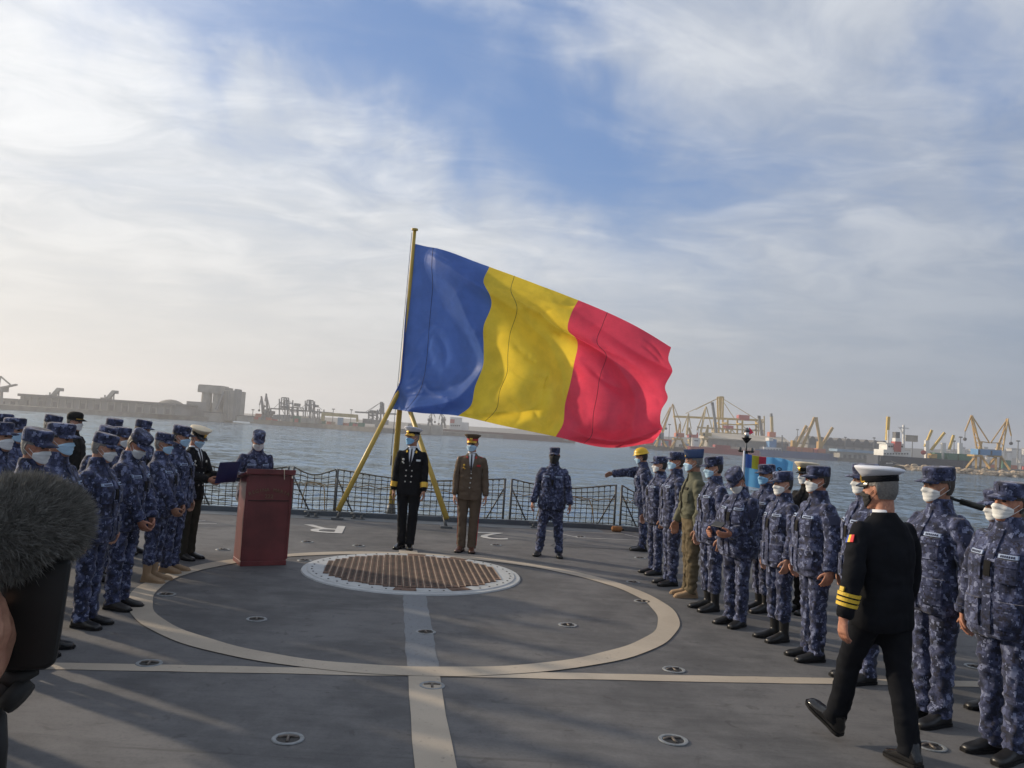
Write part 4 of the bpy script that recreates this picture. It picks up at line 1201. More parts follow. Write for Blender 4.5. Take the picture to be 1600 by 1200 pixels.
def luffing(px, label, D, m, foot, pivot, jib, fly, back, house=None, hm=None, lattice=1.0, w=.9, group='level-luffing harbour cranes'):
    """portal legs, slewing house, jib, fly jib and back tie; points are photo points at distance D"""
    r_ = root_at('harbour_crane', label, 'crane', px, D, SEA + 3, group)
    (fx0, fx1, fy0, fy1) = foot; mx = (fx0 + fx1) / 2
    for x in (fx0, fx1):
        for dy in (-4, 5):
            mb = MB(); mb.beam(at(mx + (x - mx) * .35, fy0, D), at(x, fy1, D) + Vector((0, dy, 0)), w, w); part(mb, 'portal_leg', m, r_)
    part(boxpx(MB(), mx - (fx1 - fx0) * .30, fy0 - 1.2, mx + (fx1 - fx0) * .30, fy0 + 1.5, D - 3, 7), 'portal_deck', m, r_)
    if house: part(boxpx(MB(), *house, D - 3, 7), 'machine_house', hm or m, r_); part(boxpx(MB(), house[0] + 1, house[1] + 1.2, house[0] + 3.5, house[3] - 1.2, D - 3.15, .5), 'window', CR['win'], r_)
    # slewing tower
    mb = MB(); a = at(*pivot, D); b = at(mx, fy0, D)
    mb.beam(b + Vector((-1, 0, 0)), a, w * .9); mb.beam(b + Vector((1.4, 0, 0)), a + Vector((.8, 2, 0)), w * .9); part(mb, 'slewing_tower', m, r_)
    mb = MB(); p0, p1 = at(*jib[0], D), at(*jib[1], D)
    for dy in (-1.2, 1.2): mb.beam(p0 + Vector((0, dy * 1.6, 0)), p1 + Vector((0, dy * .5, 0)), w * .62)
    for i in range(7):
        q0 = p0.lerp(p1, i / 7); q1 = p0.lerp(p1, (i + 1) / 7); k = 1.9 * (1 - i / 8)
        mb.beam(q0 + Vector((0, -k, 0)), q1 + Vector((0, k, 0)), w * .25)
    part(mb, 'jib', m, r_)
    if fly: 
        mb = MB(); bpx(mb, fly, D, w * .6); part(mb, 'fly_jib', m, r_)
        e = at(*fly[-1], D); part(MB().beam(e, e + Vector((0, 0, -4)), .25), 'hoist_rope', CR['grey'], r_); part(MB().ball(e + Vector((0, 0, -4.2)), 1.0, 8, 5), 'grab', CR['shed_dark'], r_)
    for bk in back: part(bpx(MB(), bk, D, w * .5), 'tie_bar', m, r_)
    return r_
luffing(410, 'grey luffing crane with jib upright, left end of the middle quay', 640, CR['grey'], (409, 416, 648, 658), (411, 640), [(411, 646), (408.5, 619)], [(409, 619), (405.5, 633)], [[(409, 620), (413, 640)]], (409, 643, 416, 648), w=1.3)
luffing(419, 'taller grey luffing crane beside the leftmost container crane', 650, CR['grey'], (416, 425, 648, 658), (420, 638), [(418, 646), (416, 615)], [(416, 615), (414, 627)], [[(416, 616), (422, 640)]], (418, 642, 426, 647), w=1.3)
luffing(1, 'grey crane with level boom cut by the left edge', 520, CR['conc'], (-6, 3, 632, 641), (-2, 606), [(-2, 607), (26, 601)], None, [[(1, 588), (16, 601)], [(-3, 610), (1, 588)]], (-6, 604, 3, 612), w=1.6)
r_ = root_at('gantry_beam', 'long pale yellow gantry beam on two legs on the middle quay', 'gantry crane', 530, 600)
part(bpx(MB(), [(503, 646.5), (559, 650.5)], 600, 2.6), 'beam', CR['ygrey'], r_); part(bpx(MB(), [(505, 647), (504.5, 658)], 600, 2.2), 'leg', CR['ygrey'], r_); part(bpx(MB(), [(558, 651), (558.5, 659)], 600, 1.5), 'leg', CR['ygrey'], r_)
for i, (x0, y0, x1, y1, m, lb) in enumerate(((426, 647, 443, 655, 'shed', 'grey block of cargo under the leftmost container crane'), (546, 660, 564, 664, 'shed_dark', 'dark low cargo pile at the end of the yellow gantry'), (566, 654, 604, 662, 'shed', 'grey stacks behind the flag tripod'), (470, 652, 500, 660, 'conc', 'pale cargo stack under the second container crane'), (636, 662, 690, 677, 'conc', 'grey quay block right of the flag tripod'))):
    r_ = root_at('cargo_stack', lb, 'cargo', (x0 + x1) / 2, 605); n = 3 + i % 2
    for k in range(n):
        a = x0 + (x1 - x0) * k / n; part(boxpx(MB(), a + .2, y0 + .064 * (a - x0) + random.uniform(0, 1.5), a + (x1 - x0) / n - .2, y1 + .064 * (a - x0), 603 + random.uniform(0, 3), 10), 'block', CR[m], r_)
luffing(672, 'faint grey luffing crane under the lower flag edge', 700, CR['grey'], (668, 676, 658, 668), (672, 652), [(671, 660), (676, 643)], [(676, 643), (680, 652)], [[(676, 643), (670, 652)]], (668, 654, 675, 658), w=1.2)
luffing(692, 'second faint grey luffing crane right of the tripod, under the flag', 710, CR['grey'], (689, 696, 658, 668), (693, 652), [(693, 660), (689, 645)], [(689, 645), (686, 655)], [[(689, 645), (695, 652)]], (689, 654, 696, 658), w=1.2)

def ship(name, label, x0, x1, ywl, ydk, D, m, beam=18, bow=-1, slope=.064, boot=None):
    r_ = root_at(name, label, 'ship', (x0 + x1) / 2, D, SEA)
    xa, xb = at(x0, ywl, D).x, at(x1, ywl, D).x; zt = at((x0 + x1) / 2, ydk, D).z; L = xb - xa
    def outline(k, sheer=0.0):
        pts = []
        for i in range(13):
            t = i / 12; e = t if bow < 0 else 1 - t      # e=0 at bow
            w = beam / 2 * min(1, (e / .18) ** .6) * (1 if e < .93 else .85)
            pts.append((xa + L * (t if True else 0), w * k))
        return [(x, D + beam / 2 - w) for x, w in pts] + [(x, D + beam / 2 + w) for x, w in reversed(pts)]
    mb = MB(); zb = SEA + .5
    if boot:
        o1 = outline(.96); part(MB().rings([[(x, y, SEA - 1) for x, y in o1], [(x, y, SEA + 1.4) for x, y in o1]]), 'boot_topping', boot, r_)
    o1, o2 = outline(.97), outline(1.0)
    mb.rings([[(x, y, SEA - .9) for x, y in o1], [(x, y, zt) for x, y in o2]]); part(mb, 'hull', m, r_)
    mb = MB(); o3 = outline(1.01); n = len(o3)
    mb.rings([[(x, y, zt + .02) for x, y in o3], [(x, y, zt + 1.0) for x, y in o3]]); part(mb, 'bulwark', m, r_)
    return r_
D = 590
r_ = ship('cargo_ship', 'long low red-hulled ship moored right of the large flag', 1080, 1192, 712, 703, D, CR['redhull'], 16, 1)
part(boxpx(MB(), 1084, 684, 1092, 703, D + 3, 9), 'deckhouse', CR['whit'], r_); part(boxpx(MB(), 1085, 688, 1091, 689.3, D + 2.8, .4), 'window_row', CR['win'], r_)
part(boxpx(MB(), 1118, 695.5, 1141, 703, D + 3, 9), 'hatch_house', CR['redhull'], r_); part(boxpx(MB(), 1100, 698, 1118, 703, D + 4, 8), 'hatch_cover', CR['cream'], r_); part(boxpx(MB(), 1142, 699, 1180, 704, D + 4, 8), 'hatch_cover', CR['cream'], r_)
part(bpx(MB(), [(1090, 684), (1090, 676)], D, .7), 'mast', CR['redc'], r_)
D = 640
r_ = ship('cargo_ship', 'blue-hulled cargo ship with orange containers behind the right row', 1188, 1317, 719, 708, D, CR['bluehull'], 20, 1, boot=CR['redhull'])
for x0, x1, y0 in ((1235, 1243, 698), (1244.5, 1252, 699), (1253.5, 1270, 698.5), (1272, 1277, 700), (1278, 1290, 699)):
    part(boxpx(MB(), x0, y0 + .05 * (x0 - 1235), x1, 708 + .06 * (x0 - 1240), D + 3, 12), 'container', CR['orange'] if x1 - x0 > 6 else CR['redc'], r_)
part(boxpx(MB(), 1202, 686, 1213, 701, D + 4, 9), 'funnel', CR['blu'], r_); part(boxpx(MB(), 1201.5, 684, 1208, 689, D + 3.7, 9), 'funnel_top', CR['whit'], r_)
part(boxpx(MB(), 1193, 699, 1222, 709, D + 3, 12), 'superstructure', CR['whit'], r_)
for i in range(6): part(boxpx(MB(), 1195 + i * 4.5, 702, 1197.5 + i * 4.5, 704.5, D + 2.8, .5), 'window', CR['win'], r_)
part(bpx(MB(), [(1222, 707), (1222, 680)], D, .8), 'mast', CR['grey'], r_); part(bpx(MB(), [(1228, 707), (1228, 689)], D, .6), 'mast', CR['grey'], r_); part(bpx(MB(), [(1216, 690), (1234, 692)], D, .4), 'yard', CR['grey'], r_)
for (a, b) in (((1240, 705), (1260, 665)), ((1250, 707), (1273, 652)), ((1283, 700), (1275, 652)), ((1281, 701), (1301, 668))):
    mb = MB(); bpx(mb, [a, b], D + 5, 1.9); part(mb, 'deck_crane_jib', CR['ochre'], r_)
part(bpx(MB(), [(1266, 707), (1262, 668)], D + 7, .9), 'deck_crane_post', CR['grey'], r_); part(bpx(MB(), [(1273, 655), (1248, 690)], D + 7, .6), 'stay', CR['ochre'], r_); part(boxpx(MB(), 1279, 690, 1285, 701, D + 4, 5), 'crane_cabin', CR['ochre'], r_); part(boxpx(MB(), 1238, 688, 1243, 700, D + 4, 5), 'crane_cabin', CR['ochre'], r_)

luffing(1032, 'ochre harbour crane nearest the flag with grey cabin, jib to the right', 600, CR['ochre'], (1024, 1040, 686, 698), (1034, 668), [(1034, 682), (1047, 636)], [(1047, 636), (1034, 662)], [[(1047, 637), (1036, 668)]], (1029, 676, 1037, 686), CR['grey'])
luffing(1060, 'ochre harbour crane with orange house right of the flag', 600, CR['ochre'], (1049, 1072, 686, 701), (1062, 662), [(1058, 678), (1051, 631)], [(1051, 631), (1041, 661)], [[(1052, 632), (1064, 662)]], (1056, 676.5, 1069, 683), CR['orange'])
luffing(1080, 'slim yellow harbour crane behind the orange-housed one', 660, CR['ygrey'], (1074, 1088, 688, 700), (1076, 668), [(1073, 680), (1076, 646)], [(1076, 646), (1066, 674)], [[(1076, 647), (1080, 670)]], (1076, 679, 1090, 684), CR['redc'], w=1.3)
luffing(1102, 'yellow harbour crane under the great boom', 660, CR['ygrey'], (1095, 1110, 686, 700), (1106, 664), [(1094, 680), (1103, 635)], [(1103, 635), (1089, 672)], [[(1104, 636), (1112, 668)]], (1098, 676, 1112, 682), w=1.3)
sts_crane(1128, 'great yellow container crane with stayed boom right of the flag', (1129, 620), [(1056, 650.5), (1190, 656.5)], [(1123, 655, 692), (1137, 655, 693), (1160, 656, 694), (1190, 655, 694)], 700, CR['yel'], 1.3, [(1074, 646), (1186, 655), (1152, 655), (1090, 640)], (1155, 648.5, 1171, 656.5), [(1127, 655), (1126, 620), (1132, 620), (1131, 655)], CR['redc'])
sts_crane(1150, 'lower yellow and grey gantry crane with red cabins under the great crane', (1140, 664), [(1095, 668), (1196, 673)], [(1120, 668, 692), (1142, 669, 693), (1172, 670, 694), (1194, 650, 694)], 690, CR['ygrey'], 1.0, [], (1134, 665, 1146, 670), None, CR['redc'])
for px, y0, y1, tilt, lb in ((1113, 629, 672, 6, 'dark leaning crane column left of the great yellow crane'), (1186, 650, 684, 5, 'dark leaning crane column at the right end of the great boom')):
    r_ = root_at('crane_column', lb, 'crane', px, 680); part(bpx(MB(), [(px, y0), (px + tilt, y1), (px + tilt + .5, 694)], 680, 2.0), 'column', CR['grey'], r_); part(boxpx(MB(), px - 1.5, y0 - .5, px + 2, y0 + 3, 679, 2.5), 'head', CR['shed_dark'], r_); part(boxpx(MB(), px + tilt - 3, 690, px + tilt + 5, 696, 678, 6), 'base', CR['grey'], r_)
r_ = root_at('yellow_tower', 'slim yellow tower crane mast above the blue funnel', 'tower', 1205, 670)
part(bpx(MB(), [(1205.5, 650), (1206.5, 676)], 670, 1.9), 'mast', CR['ygrey'], r_); part(boxpx(MB(), 1204, 646, 1207, 651, 669, 2), 'cap', CR['grey'], r_); part(boxpx(MB(), 1202, 675, 1212, 686, 668, 6), 'base_house', CR['orange'], r_); part(bpx(MB(), [(1206.5, 684), (1206.5, 702)], 670, 2.4), 'column', CR['grey'], r_)
r_ = root_at('transit_shed', 'long cream-roofed transit shed behind the red ship', 'shed', 1175, 640)
a, b = at(1108, 690, 655), at(1232, 698, 655)
part(MB().box(((a.x + b.x) / 2, 670, SEA + 7.5), (b.x - a.x, 30, 9)), 'wall', CR['conc'], r_)
mb = MB(); rings = []
for x in (a.x - 1, b.x + 1): rings.append([(x, 653, SEA + 12.05), (x, 670, SEA + 16.5), (x, 687, SEA + 12.05), (x, 687, SEA + 11.2), (x, 653, SEA + 11.2)])
part(mb.rings(rings), 'roof', CR['cream'], r_)
for i in range(10): part(MB().box((a.x + 4 + (b.x - a.x - 8) * i / 9, 654.7, SEA + 6), (3.4, .7, 5)), 'door', CR['shed'], r_)
# grain sheds with scalloped roof
r_ = root_at('grain_shed', 'long grey grain shed with scalloped roof behind the blue ship', 'shed', 1325, 700)
D = 700
a, b = at(1262, 700, D), at(1388, 708, D)
part(MB().box(((a.x + b.x) / 2, D + 18, SEA + 8), (b.x - a.x, 36, 10)), 'wall', CR['shed'], r_)
nb = 9
for i in range(nb):
    x0 = a.x + (b.x - a.x) * i / nb; x1 = a.x + (b.x - a.x) * (i + 1) / nb; rings = []
    for y in (D - .5, D + 36.5): rings.append([(x0 + (x1 - x0) * k / 8 , y, SEA + 13 + 6.5 * math.sin(math.pi * k / 8) ** .7) for k in range(9)] + [(x1, y, SEA + 12.2), (x0, y, SEA + 12.2)])
    part(MB().rings(rings), 'vault', CR['shed_dark'], r_); part(MB().box(((x0 + x1) / 2, D - .3, SEA + 9), ((x1 - x0) * .6, .8, 5)), 'bay_panel', CR['conc'], r_)
r_ = root_at('quay_shed', 'low quay shed with blue roof left of the black ship', 'shed', 1345, 620)
part(boxpx(MB(), 1312, 708, 1378, 717, 618, 12), 'wall', CR['conc'], r_); part(boxpx(MB(), 1308, 703.5, 1380, 707.5, 616, 16), 'roof', CR['roofblue'], r_)
for i in range(7): part(boxpx(MB(), 1318 + i * 8, 710 + i * .4, 1322 + i * 8, 716 + i * .4, 617.6, .6), 'door', CR['shed_dark'], r_)

D = 450
r_ = ship('bulk_carrier', 'black-hulled cargo ship with white superstructure and red funnel', 1373, 1532, 733, 719, D, CR['blackhull'], 17, 1, boot=CR['redhull'])
part(boxpx(MB(), 1376, 713, 1401, 721, D - .3, 16), 'poop', CR['blackhull'], r_)
part(boxpx(MB(), 1380, 703.5, 1423, 719, D + 2, 12), 'deckhouse', CR['whit'], r_); part(boxpx(MB(), 1386, 694, 1412, 703.5, D + 3, 10), 'bridge', CR['whit'], r_); part(boxpx(MB(), 1384, 692.5, 1414, 694, D + 2.5, 11), 'bridge_roof', CR['whit'], r_)
for i in range(6): part(boxpx(MB(), 1388 + i * 4, 696.5, 1390.8 + i * 4, 699, D + 2.7, .5), 'window', CR['win'], r_)
for i in range(9): part(boxpx(MB(), 1382 + i * 4.4, 708, 1384 + i * 4.4, 710, D + 1.7, .5), 'window', CR['win'], r_)
part(boxpx(MB(), 1398, 690, 1408, 706, D + 1.2, 5), 'funnel', CR['redc'], r_); part(boxpx(MB(), 1399, 684.5, 1407, 690, D + 1.5, 4.5), 'funnel_band', CR['whit'], r_); part(boxpx(MB(), 1399.5, 675, 1406, 684.5, D + 1.7, 4), 'funnel_top', CR['shed_dark'], r_)
part(bpx(MB(), [(1388, 651), (1386, 688)], D + 8, 1.6), 'stern_crane_mast', CR['yel'], r_); part(bpx(MB(), [(1388, 672), (1387, 704)], D + 7, 1.0), 'post', CR['whit'], r_)
mb = MB(); bpx(mb, [(1412, 703), (1412, 664)], D + 6, 1.0); bpx(mb, [(1404, 668), (1420, 669.5)], D + 6, .6); bpx(mb, [(1406, 669), (1412, 680)], D + 6, .5); part(mb, 'radar_mast', CR['whit'], r_)
part(boxpx(MB(), 1415, 680, 1434, 690, D + 14, 3), 'radar_frame', CR['conc'], r_)
for (x, y0) in ((1448, 688), (1474, 692), (1500, 692)): part(bpx(MB(), [(x, y0), (x, 720)], D + 8, 2.0), 'crane_pedestal', CR['whit'], r_)
for a, b in (((1445, 698), (1456, 672)), ((1455, 703), (1476, 676)), ((1483, 702), (1490, 680))): part(bpx(MB(), [a, b], D + 8, 1.2), 'crane_jib', CR['yel'], r_)
for x0, x1, y0 in ((1460, 1471, 707.5), (1481, 1496, 708.5), (1498, 1518, 709.5)): part(boxpx(MB(), x0, y0, x1, y0 + 11, D + 3, 7), 'container', CR['green'], r_)
part(boxpx(MB(), 1455, 709, 1464, 716, D + 2, 4), 'hatch_gear', CR['ochre'], r_); part(MB().ball(at(1443, 707, D), (1.6, 1.0, 1.3), 10, 6), 'lifeboat', CR['redc'], r_)
part(bpx(MB(), [(1392, 720), (1425, 734)], D - 1, .18), 'mooring_line', CR['cream'], r_)
me = MB()
for k in range(6): boxpx(me, 1385 + k * 1.8, 723, 1386.2 + k * 1.8, 724.6, D - .45, .1)
part(me, 'stern_name', CR['whit'], r_)
for px, lb, sg, my in ((1532, 'left of the pair of ochre cranes with blue houses', -1, 1), (1556, 'right of the pair of ochre cranes with blue houses', 1, 1)):
    if sg < 0: luffing(px, lb, 430, CR['ochre'], (1518, 1540, 712, 732), (1534, 690), [(1530, 704), (1518, 649)], [(1518, 649), (1508, 674)], [[(1519, 650), (1546, 692)], [(1546, 692), (1534, 690)], [(1520, 665), (1532, 692)]], (1528, 702, 1547, 711), CR['blu'], w=1.0, group='ochre cranes with blue houses')
    else: luffing(px, lb, 440, CR['ochre'], (1549, 1571, 713, 734), (1560, 692), [(1563, 704), (1574, 654)], [(1574, 654), (1580, 681)], [[(1574, 655), (1548, 692)], [(1548, 692), (1560, 692)], [(1571, 668), (1560, 694)]], (1547, 703, 1565, 712), CR['blu'], w=1.0, group='ochre cranes with blue houses')
# rubble mole: the boulders that show are parts, the core is joined
mole = root_at('rock_mole', 'low breakwater of pale boulders at the right, before the black ship', 'breakwater', 1510, 405, SEA)
core = MB(); pts = []
for px in range(1416, 1800, 24):
    p = at(px, 700, 405); pts.append([(p.x, 402, SEA - 1), (p.x, 407, SEA + 1.9 + random.uniform(-.2, .3)), (p.x, 416, SEA + 2.3), (p.x, 424, SEA - 1)])
part(core.grid(pts), 'core', CR['rock'], mole)
rock_meshes = []
for k in range(5):
    b = MB(); rg = random.Random(k); b.ball((0, 0, 0), 1.0, 7, 5); b.v = [tuple(c * rg.uniform(.75, 1.2) for c in v) for v in b.v]; me = b.mesh('boulder'); me.materials.append(CR['rock']); rock_meshes.append(me)
for i in range(110):
    px = 1418 + 260 * random.random() ** 1.0; p = at(px, 700, 404); row = i % 3
    o = bpy.data.objects.new('boulder', random.choice(rock_meshes)); COL.objects.link(o)
    o.location = (p.x, 401.5 + row * 2.4 + random.uniform(-.5, .5), SEA + .3 + row * .95 + random.uniform(-.2, .2)); s = random.uniform(.8, 1.6)
    o.scale = (s * 1.5, s, s * .75); o.rotation_euler = (random.uniform(-.3, .3), random.uniform(-.3, .3), random.uniform(0, 6)); into(o, mole)
r_ = root_at('lamp_tower', 'thin yellow lattice tower left of the black ship', 'tower', 1376, 600); part(bpx(MB(), [(1376, 712), (1376, 697)], 600, 1.0), 'mast', CR['ochre'], r_); part(boxpx(MB(), 1374.5, 695.5, 1377.5, 697, 599.5, 1.5), 'lamp_head', CR['shed'], r_)
for i in range(26):          # houses on the far rise at right
    px = 1478 + i * 8.5 + random.uniform(-2, 2); py = 702 + .03 * (px - 1478) + random.uniform(0, 9)
    r_ = root_at('far_house', 'pale apartment block on the hazy rise at far right', 'building', px, 1300, 0, 'apartment blocks on the far rise')
    w = random.uniform(4, 8); h = random.uniform(3, 6); p = at(px, py, 1300)
    part(boxpx(MB(), px, py - h, px + w, py + 9, 1290, 14), 'wall', CR['wall'], r_); part(boxpx(MB(), px - .3, py - h - .6, px + w + .3, py - h, 1289, 16), 'roof', CR['shed'], r_)
    part(boxpx(MB(), px + .6, py - h + 1, px + w - .6, py - h + 1.8, 1289.7, .5), 'window_row', CR['win'], r_)
r_ = root_at('moored_ship', 'x', 'ship', 730, 760, SEA); bpy.data.objects.remove(r_)
r_ = ship('moored_ship', 'long dark red-brown ship with white house moored under the flag', 640, 900, 689, 677, 700, mat('brown red hull', (.12, .06, .05), .7, var=.2, vscale=.1), 18, 1)
part(boxpx(MB(), 702, 652, 720, 676, 705, 10), 'deckhouse', CR['whit'], r_); part(boxpx(MB(), 720, 660, 731, 676, 706, 9), 'aft_house', CR['whit'], r_); part(boxpx(MB(), 703, 655, 710, 661, 704.6, .6), 'funnel_mark', CR['redc'], r_)
for k in range(5): part(boxpx(MB(), 704 + k * 3.2, 664, 706 + k * 3.2, 666, 704.6, .5), 'window', CR['win'], r_)
for k in range(7): part(boxpx(MB(), 745 + k * 21, 675.5 + k * 1.1, 762 + k * 21, 682 + k * 1.1, 704, 9), 'hatch_cover', CR['shed'], r_)

# small cargo that litters the quays
bx_m = {}
for c in ('orange', 'green', 'shed', 'conc', 'redc', 'roofblue', 'cream'):
    me = MB().box((0, 0, 1.3), (6.1, 2.5, 2.6)).mesh('box'); me.materials.append(CR[c]); bx_m[c] = me
def litter(px0, px1, d0, d1, n, label, gp, seed):
    rg = random.Random(seed)
    for _ in range(n):
        px = rg.uniform(px0, px1); d = d0 + (d1 - d0) * (px - px0) / (px1 - px0) + rg.uniform(2, 12); p = at(px, 620 + .064 * px, d)
        lev = rg.choice((0, 0, 0, 1))
        o = bpy.data.objects.new('cargo_container', bx_m[rg.choice(list(bx_m))]); COL.objects.link(o)
        o.location = (p.x, d, SEA + 3.2); o.rotation_euler = (0, 0, rg.choice((0, 0, 1.57, .2))); o.scale = (rg.uniform(.6, 1.1), 1, rg.uniform(.7, 1.1) * (1 + lev)); tag(o, label, 'container', gp)
litter(995, 1078, 606, 612, 16, 'small container on the quay under the ochre cranes by the flag', 'containers under the ochre cranes', 3)
litter(1320, 1372, 655, 650, 8, 'small container on the quay left of the black ship', 'containers left of the black ship', 4)
litter(400, 590, 642, 570, 22, 'small container on the middle quay left of the flagstaff', 'containers on the middle quay', 5)
litter(1540, 1640, 500, 520, 12, 'small container behind the rock breakwater at far right', 'containers behind the breakwater', 6)
for k, (px, d, y0) in enumerate(((1015, 640, 668), (1045, 650, 664), (1090, 660, 668), (1180, 690, 666), (1245, 700, 672), (1320, 690, 684), (1365, 660, 685), (1425, 560, 684), (1490, 560, 690), (1500, 540, 684), (1590, 520, 690), (395, 640, 641), (520, 640, 640), (548, 640, 641))):
    r_ = root_at('light_mast', ('thin mast just right of the flag', 'thin mast between the ochre cranes', 'thin mast left of the great crane', 'thin mast at the right end of the great boom', 'thin mast above the blue ship', 'thin mast over the scalloped shed', 'thin mast left of the red funnel', 'thin mast behind the white superstructure', 'thin mast over the green containers', 'taller thin mast over the green containers', 'thin mast at the right edge of the port', 'thin mast right of the silo', 'thin mast over the yellow gantry', 'thin mast at the right end of the yellow gantry')[k], 'mast', px, d, SEA + 3, 'thin masts of the port')
    zt = at(px, y0, d).z; p = r_.location; part(MB().beam((p.x, d, SEA + 3), (p.x, d, zt), .45), 'pole', CR['grey'], r_); part(MB().box((p.x, d, zt + .4), (2.2, .8, .8)), 'lamp_head', CR['shed_dark'], r_)

# the air of the harbour
hz = MB(); hz.box((0, 900, 46), (6000, 4000, 108)); haze = hz.build('haze', None); tag(haze, kind='stuff')
hm = bpy.data.materials.new('haze air'); hm.use_nodes = True; t = NT(hm.node_tree); t.n.clear()
pv = t.node('ShaderNodeVolumePrincipled'); pv.inputs['Color'].default_value = (.93, .95, 1.0, 1); pv.inputs['Density'].default_value = .00044; pv.inputs['Anisotropy'].default_value = .35
ho = t.node('ShaderNodeOutputMaterial'); t.l.new(pv.outputs[0], ho.inputs['Volume']); haze.data.materials.append(hm)

# ------------------------------------------------------------------ flagstaff and the large flag
M['ypole'] = mat('yellow pole paint', (.50, .34, .06), .45, var=.15, vscale=3)
M['steel'] = mat('grey steel', (.10, .108, .112), .55, var=.2, vscale=5)
SB = Vector((-2.30, 16.35, 0)); ST = at(648, 360, 16.1)
staff = thing('flagstaff', 'yellow tripod flagstaff with two raked struts at the stern', 'flagstaff', SB)
def sp(name, mb, m, smooth=True): return part(mb, name, m, staff, smooth=smooth)
sp('pole', MB().tube([SB + Vector((0, 0, .12)), SB.lerp(ST, .5), ST], [.062, .052, .034], 14), M['ypole'])
sp('truck', MB().tube([ST + Vector((0, 0, .0)), ST + Vector((0, 0, .035))], .068, 14), M['ypole'], False)
JN = SB.lerp(ST, .45)
for px, py in ((527, 812), (697, 825)):
    f = ground(px, py); sp('strut', MB().tube([f + Vector((0, 0, .17)), JN], [.052, .045], 12), M['ypole'])
    dr = (JN - f).normalized(); sp('strut_foot', MB().tube([f + Vector((0, 0, .03)), f + Vector((0, 0, .06)) + dr * .16], [.028, .024], 10), M['steel'])
    sp('foot_plate', MB().box((f.x, f.y, .02), (.22, .16, .04), -YAW), M['steel'], False)
sp('base_socket', MB().tube([SB + Vector((0, 0, .0)), SB + Vector((0, 0, .22))], [.10, .075], 14), M['steel'])
sp('collar', MB().tube([JN - Vector((0, 0, .05)), JN + Vector((0, 0, .05))], .075, 14), M['steel'])
sp('cleat', MB().tube([SB + Vector((-.06, -.09, 1.0)), SB + Vector((-.06, -.09, 1.2))], .014, 8), M['steel'])
sp('halyard', MB().tube([SB + Vector((-.075, -.07, 1.1)), SB.lerp(ST, .5) + Vector((-.07, -.06, 0)), ST + Vector((-.05, -.03, -.05))], .006, 5), M['steel'])

def cr4(p0, p1, p2, p3, t):
    return tuple(.5 * ((2 * b) + (-a + c) * t + (2 * a - 5 * b + 4 * c - d) * t * t + (-a + 3 * b - 3 * c + d) * t ** 3) for a, b, c, d in zip(p0, p1, p2, p3))
def spline(pts, u):
    n = len(pts) - 1; x = min(max(u * n, 0), n - 1e-6); i = int(x); t = x - i
    g_ = lambda k: pts[min(max(k, 0), n)]
    e = lambda k: pts[0] if 0 <= k <= n else None
    p1, p2 = pts[i], pts[i + 1]
    p0 = pts[i - 1] if i > 0 else tuple(2 * a - b for a, b in zip(p1, p2)); p3 = pts[i + 2] if i + 2 <= n else tuple(2 * b - a for a, b in zip(p1, p2))
    return cr4(p0, p1, p2, p3, t)
FC = [[(645, 380), (642, 410), (639, 440), (636, 475), (633, 510), (630, 552), (627, 592), (618, 614), (607, 638)],
      [(703, 398), (702, 428), (705, 456), (700, 492), (697, 530), (694, 570), (686, 606), (676, 628), (660, 646)],
      [(765, 420), (757, 449), (769, 480), (757, 514), (757, 545), (756, 575), (744, 606), (737, 634), (717, 650)],
      [(833, 443), (829, 470), (834, 500), (828, 530), (822, 560), (820, 590), (810, 617), (806, 645), (790, 666)],
      [(903, 470), (891, 493), (885, 520), (899, 541), (894, 573), (888, 602), (880, 632), (877, 662), (866, 682)],
      [(985, 505), (978, 527), (970, 552), (977, 576), (970, 602), (967, 628), (962, 655), (957, 682), (945, 699)],
      [(1048, 543), (1043, 562), (1047, 582), (1039, 604), (1043, 622), (1033, 640), (1029, 660), (1029, 674), (1019, 692)]]
RIDGES = [([(.01, .03), (.12, .17), (.22, .31), (.30, .44), (.335, .58), (.315, .74), (.24, .87), (.13, .95)], .26, .075),
          ([(.0, .01), (.16, .10), (.33, .20), (.46, .29), (.58, .43), (.64, .60), (.655, .78), (.64, .97)], .24, .07),
          ([(.20, .08), (.40, .17), (.55, .25), (.67, .33), (.79, .40), (.86, .52), (.885, .70), (.87, .92)], .22, .062),
          ([(.60, .04), (.78, .16), (.9, .22), (1.02, .25)], .10, .05),
          ([(.36, .97), (.44, .90), (.52, .86), (.575, .79), (.58, .70)], .12, .04),
          ([(.68, 1.0), (.76, .93), (.86, .90), (.97, .86)], .16, .05),
          ([(.0, .83), (.10, .80), (.20, .82)], .06, .03), ([(.0, .80), (.06, .66), (.12, .58)], .045, .022), ([(.0, .80), (.09, .72), (.17, .66)], .04, .02)]
_rr = random.Random(21)
for _ in range(46):                      # fine creases that run off the big folds
    u0, v0 = _rr.uniform(.03, .93), _rr.uniform(.05, .93); a_ = math.atan2(.75 - .2 * v0, .9) + (v0 - .45) * 1.3 + _rr.uniform(-.45, .45); l_ = _rr.uniform(.05, .16)
    b_3 = _rr.uniform(-.5, .5)
    RIDGES.append(([(u0, v0), (u0 + l_ * .5 * math.cos(a_), v0 + l_ * .8 * math.sin(a_)), (u0 + l_ * math.cos(a_ + b_3), v0 + l_ * 1.6 * math.sin(a_ + b_3))], _rr.uniform(.012, .034), _rr.uniform(.008, .018)))
for k_ in range(9): RIDGES.append(([(0.0, .845), (.05, .80 - .03 * k_ + .1 * (k_ % 2)), (.11 + .012 * (k_ % 3), .86 - .055 * k_)], .028, .008))      # gathers at the lower hoist
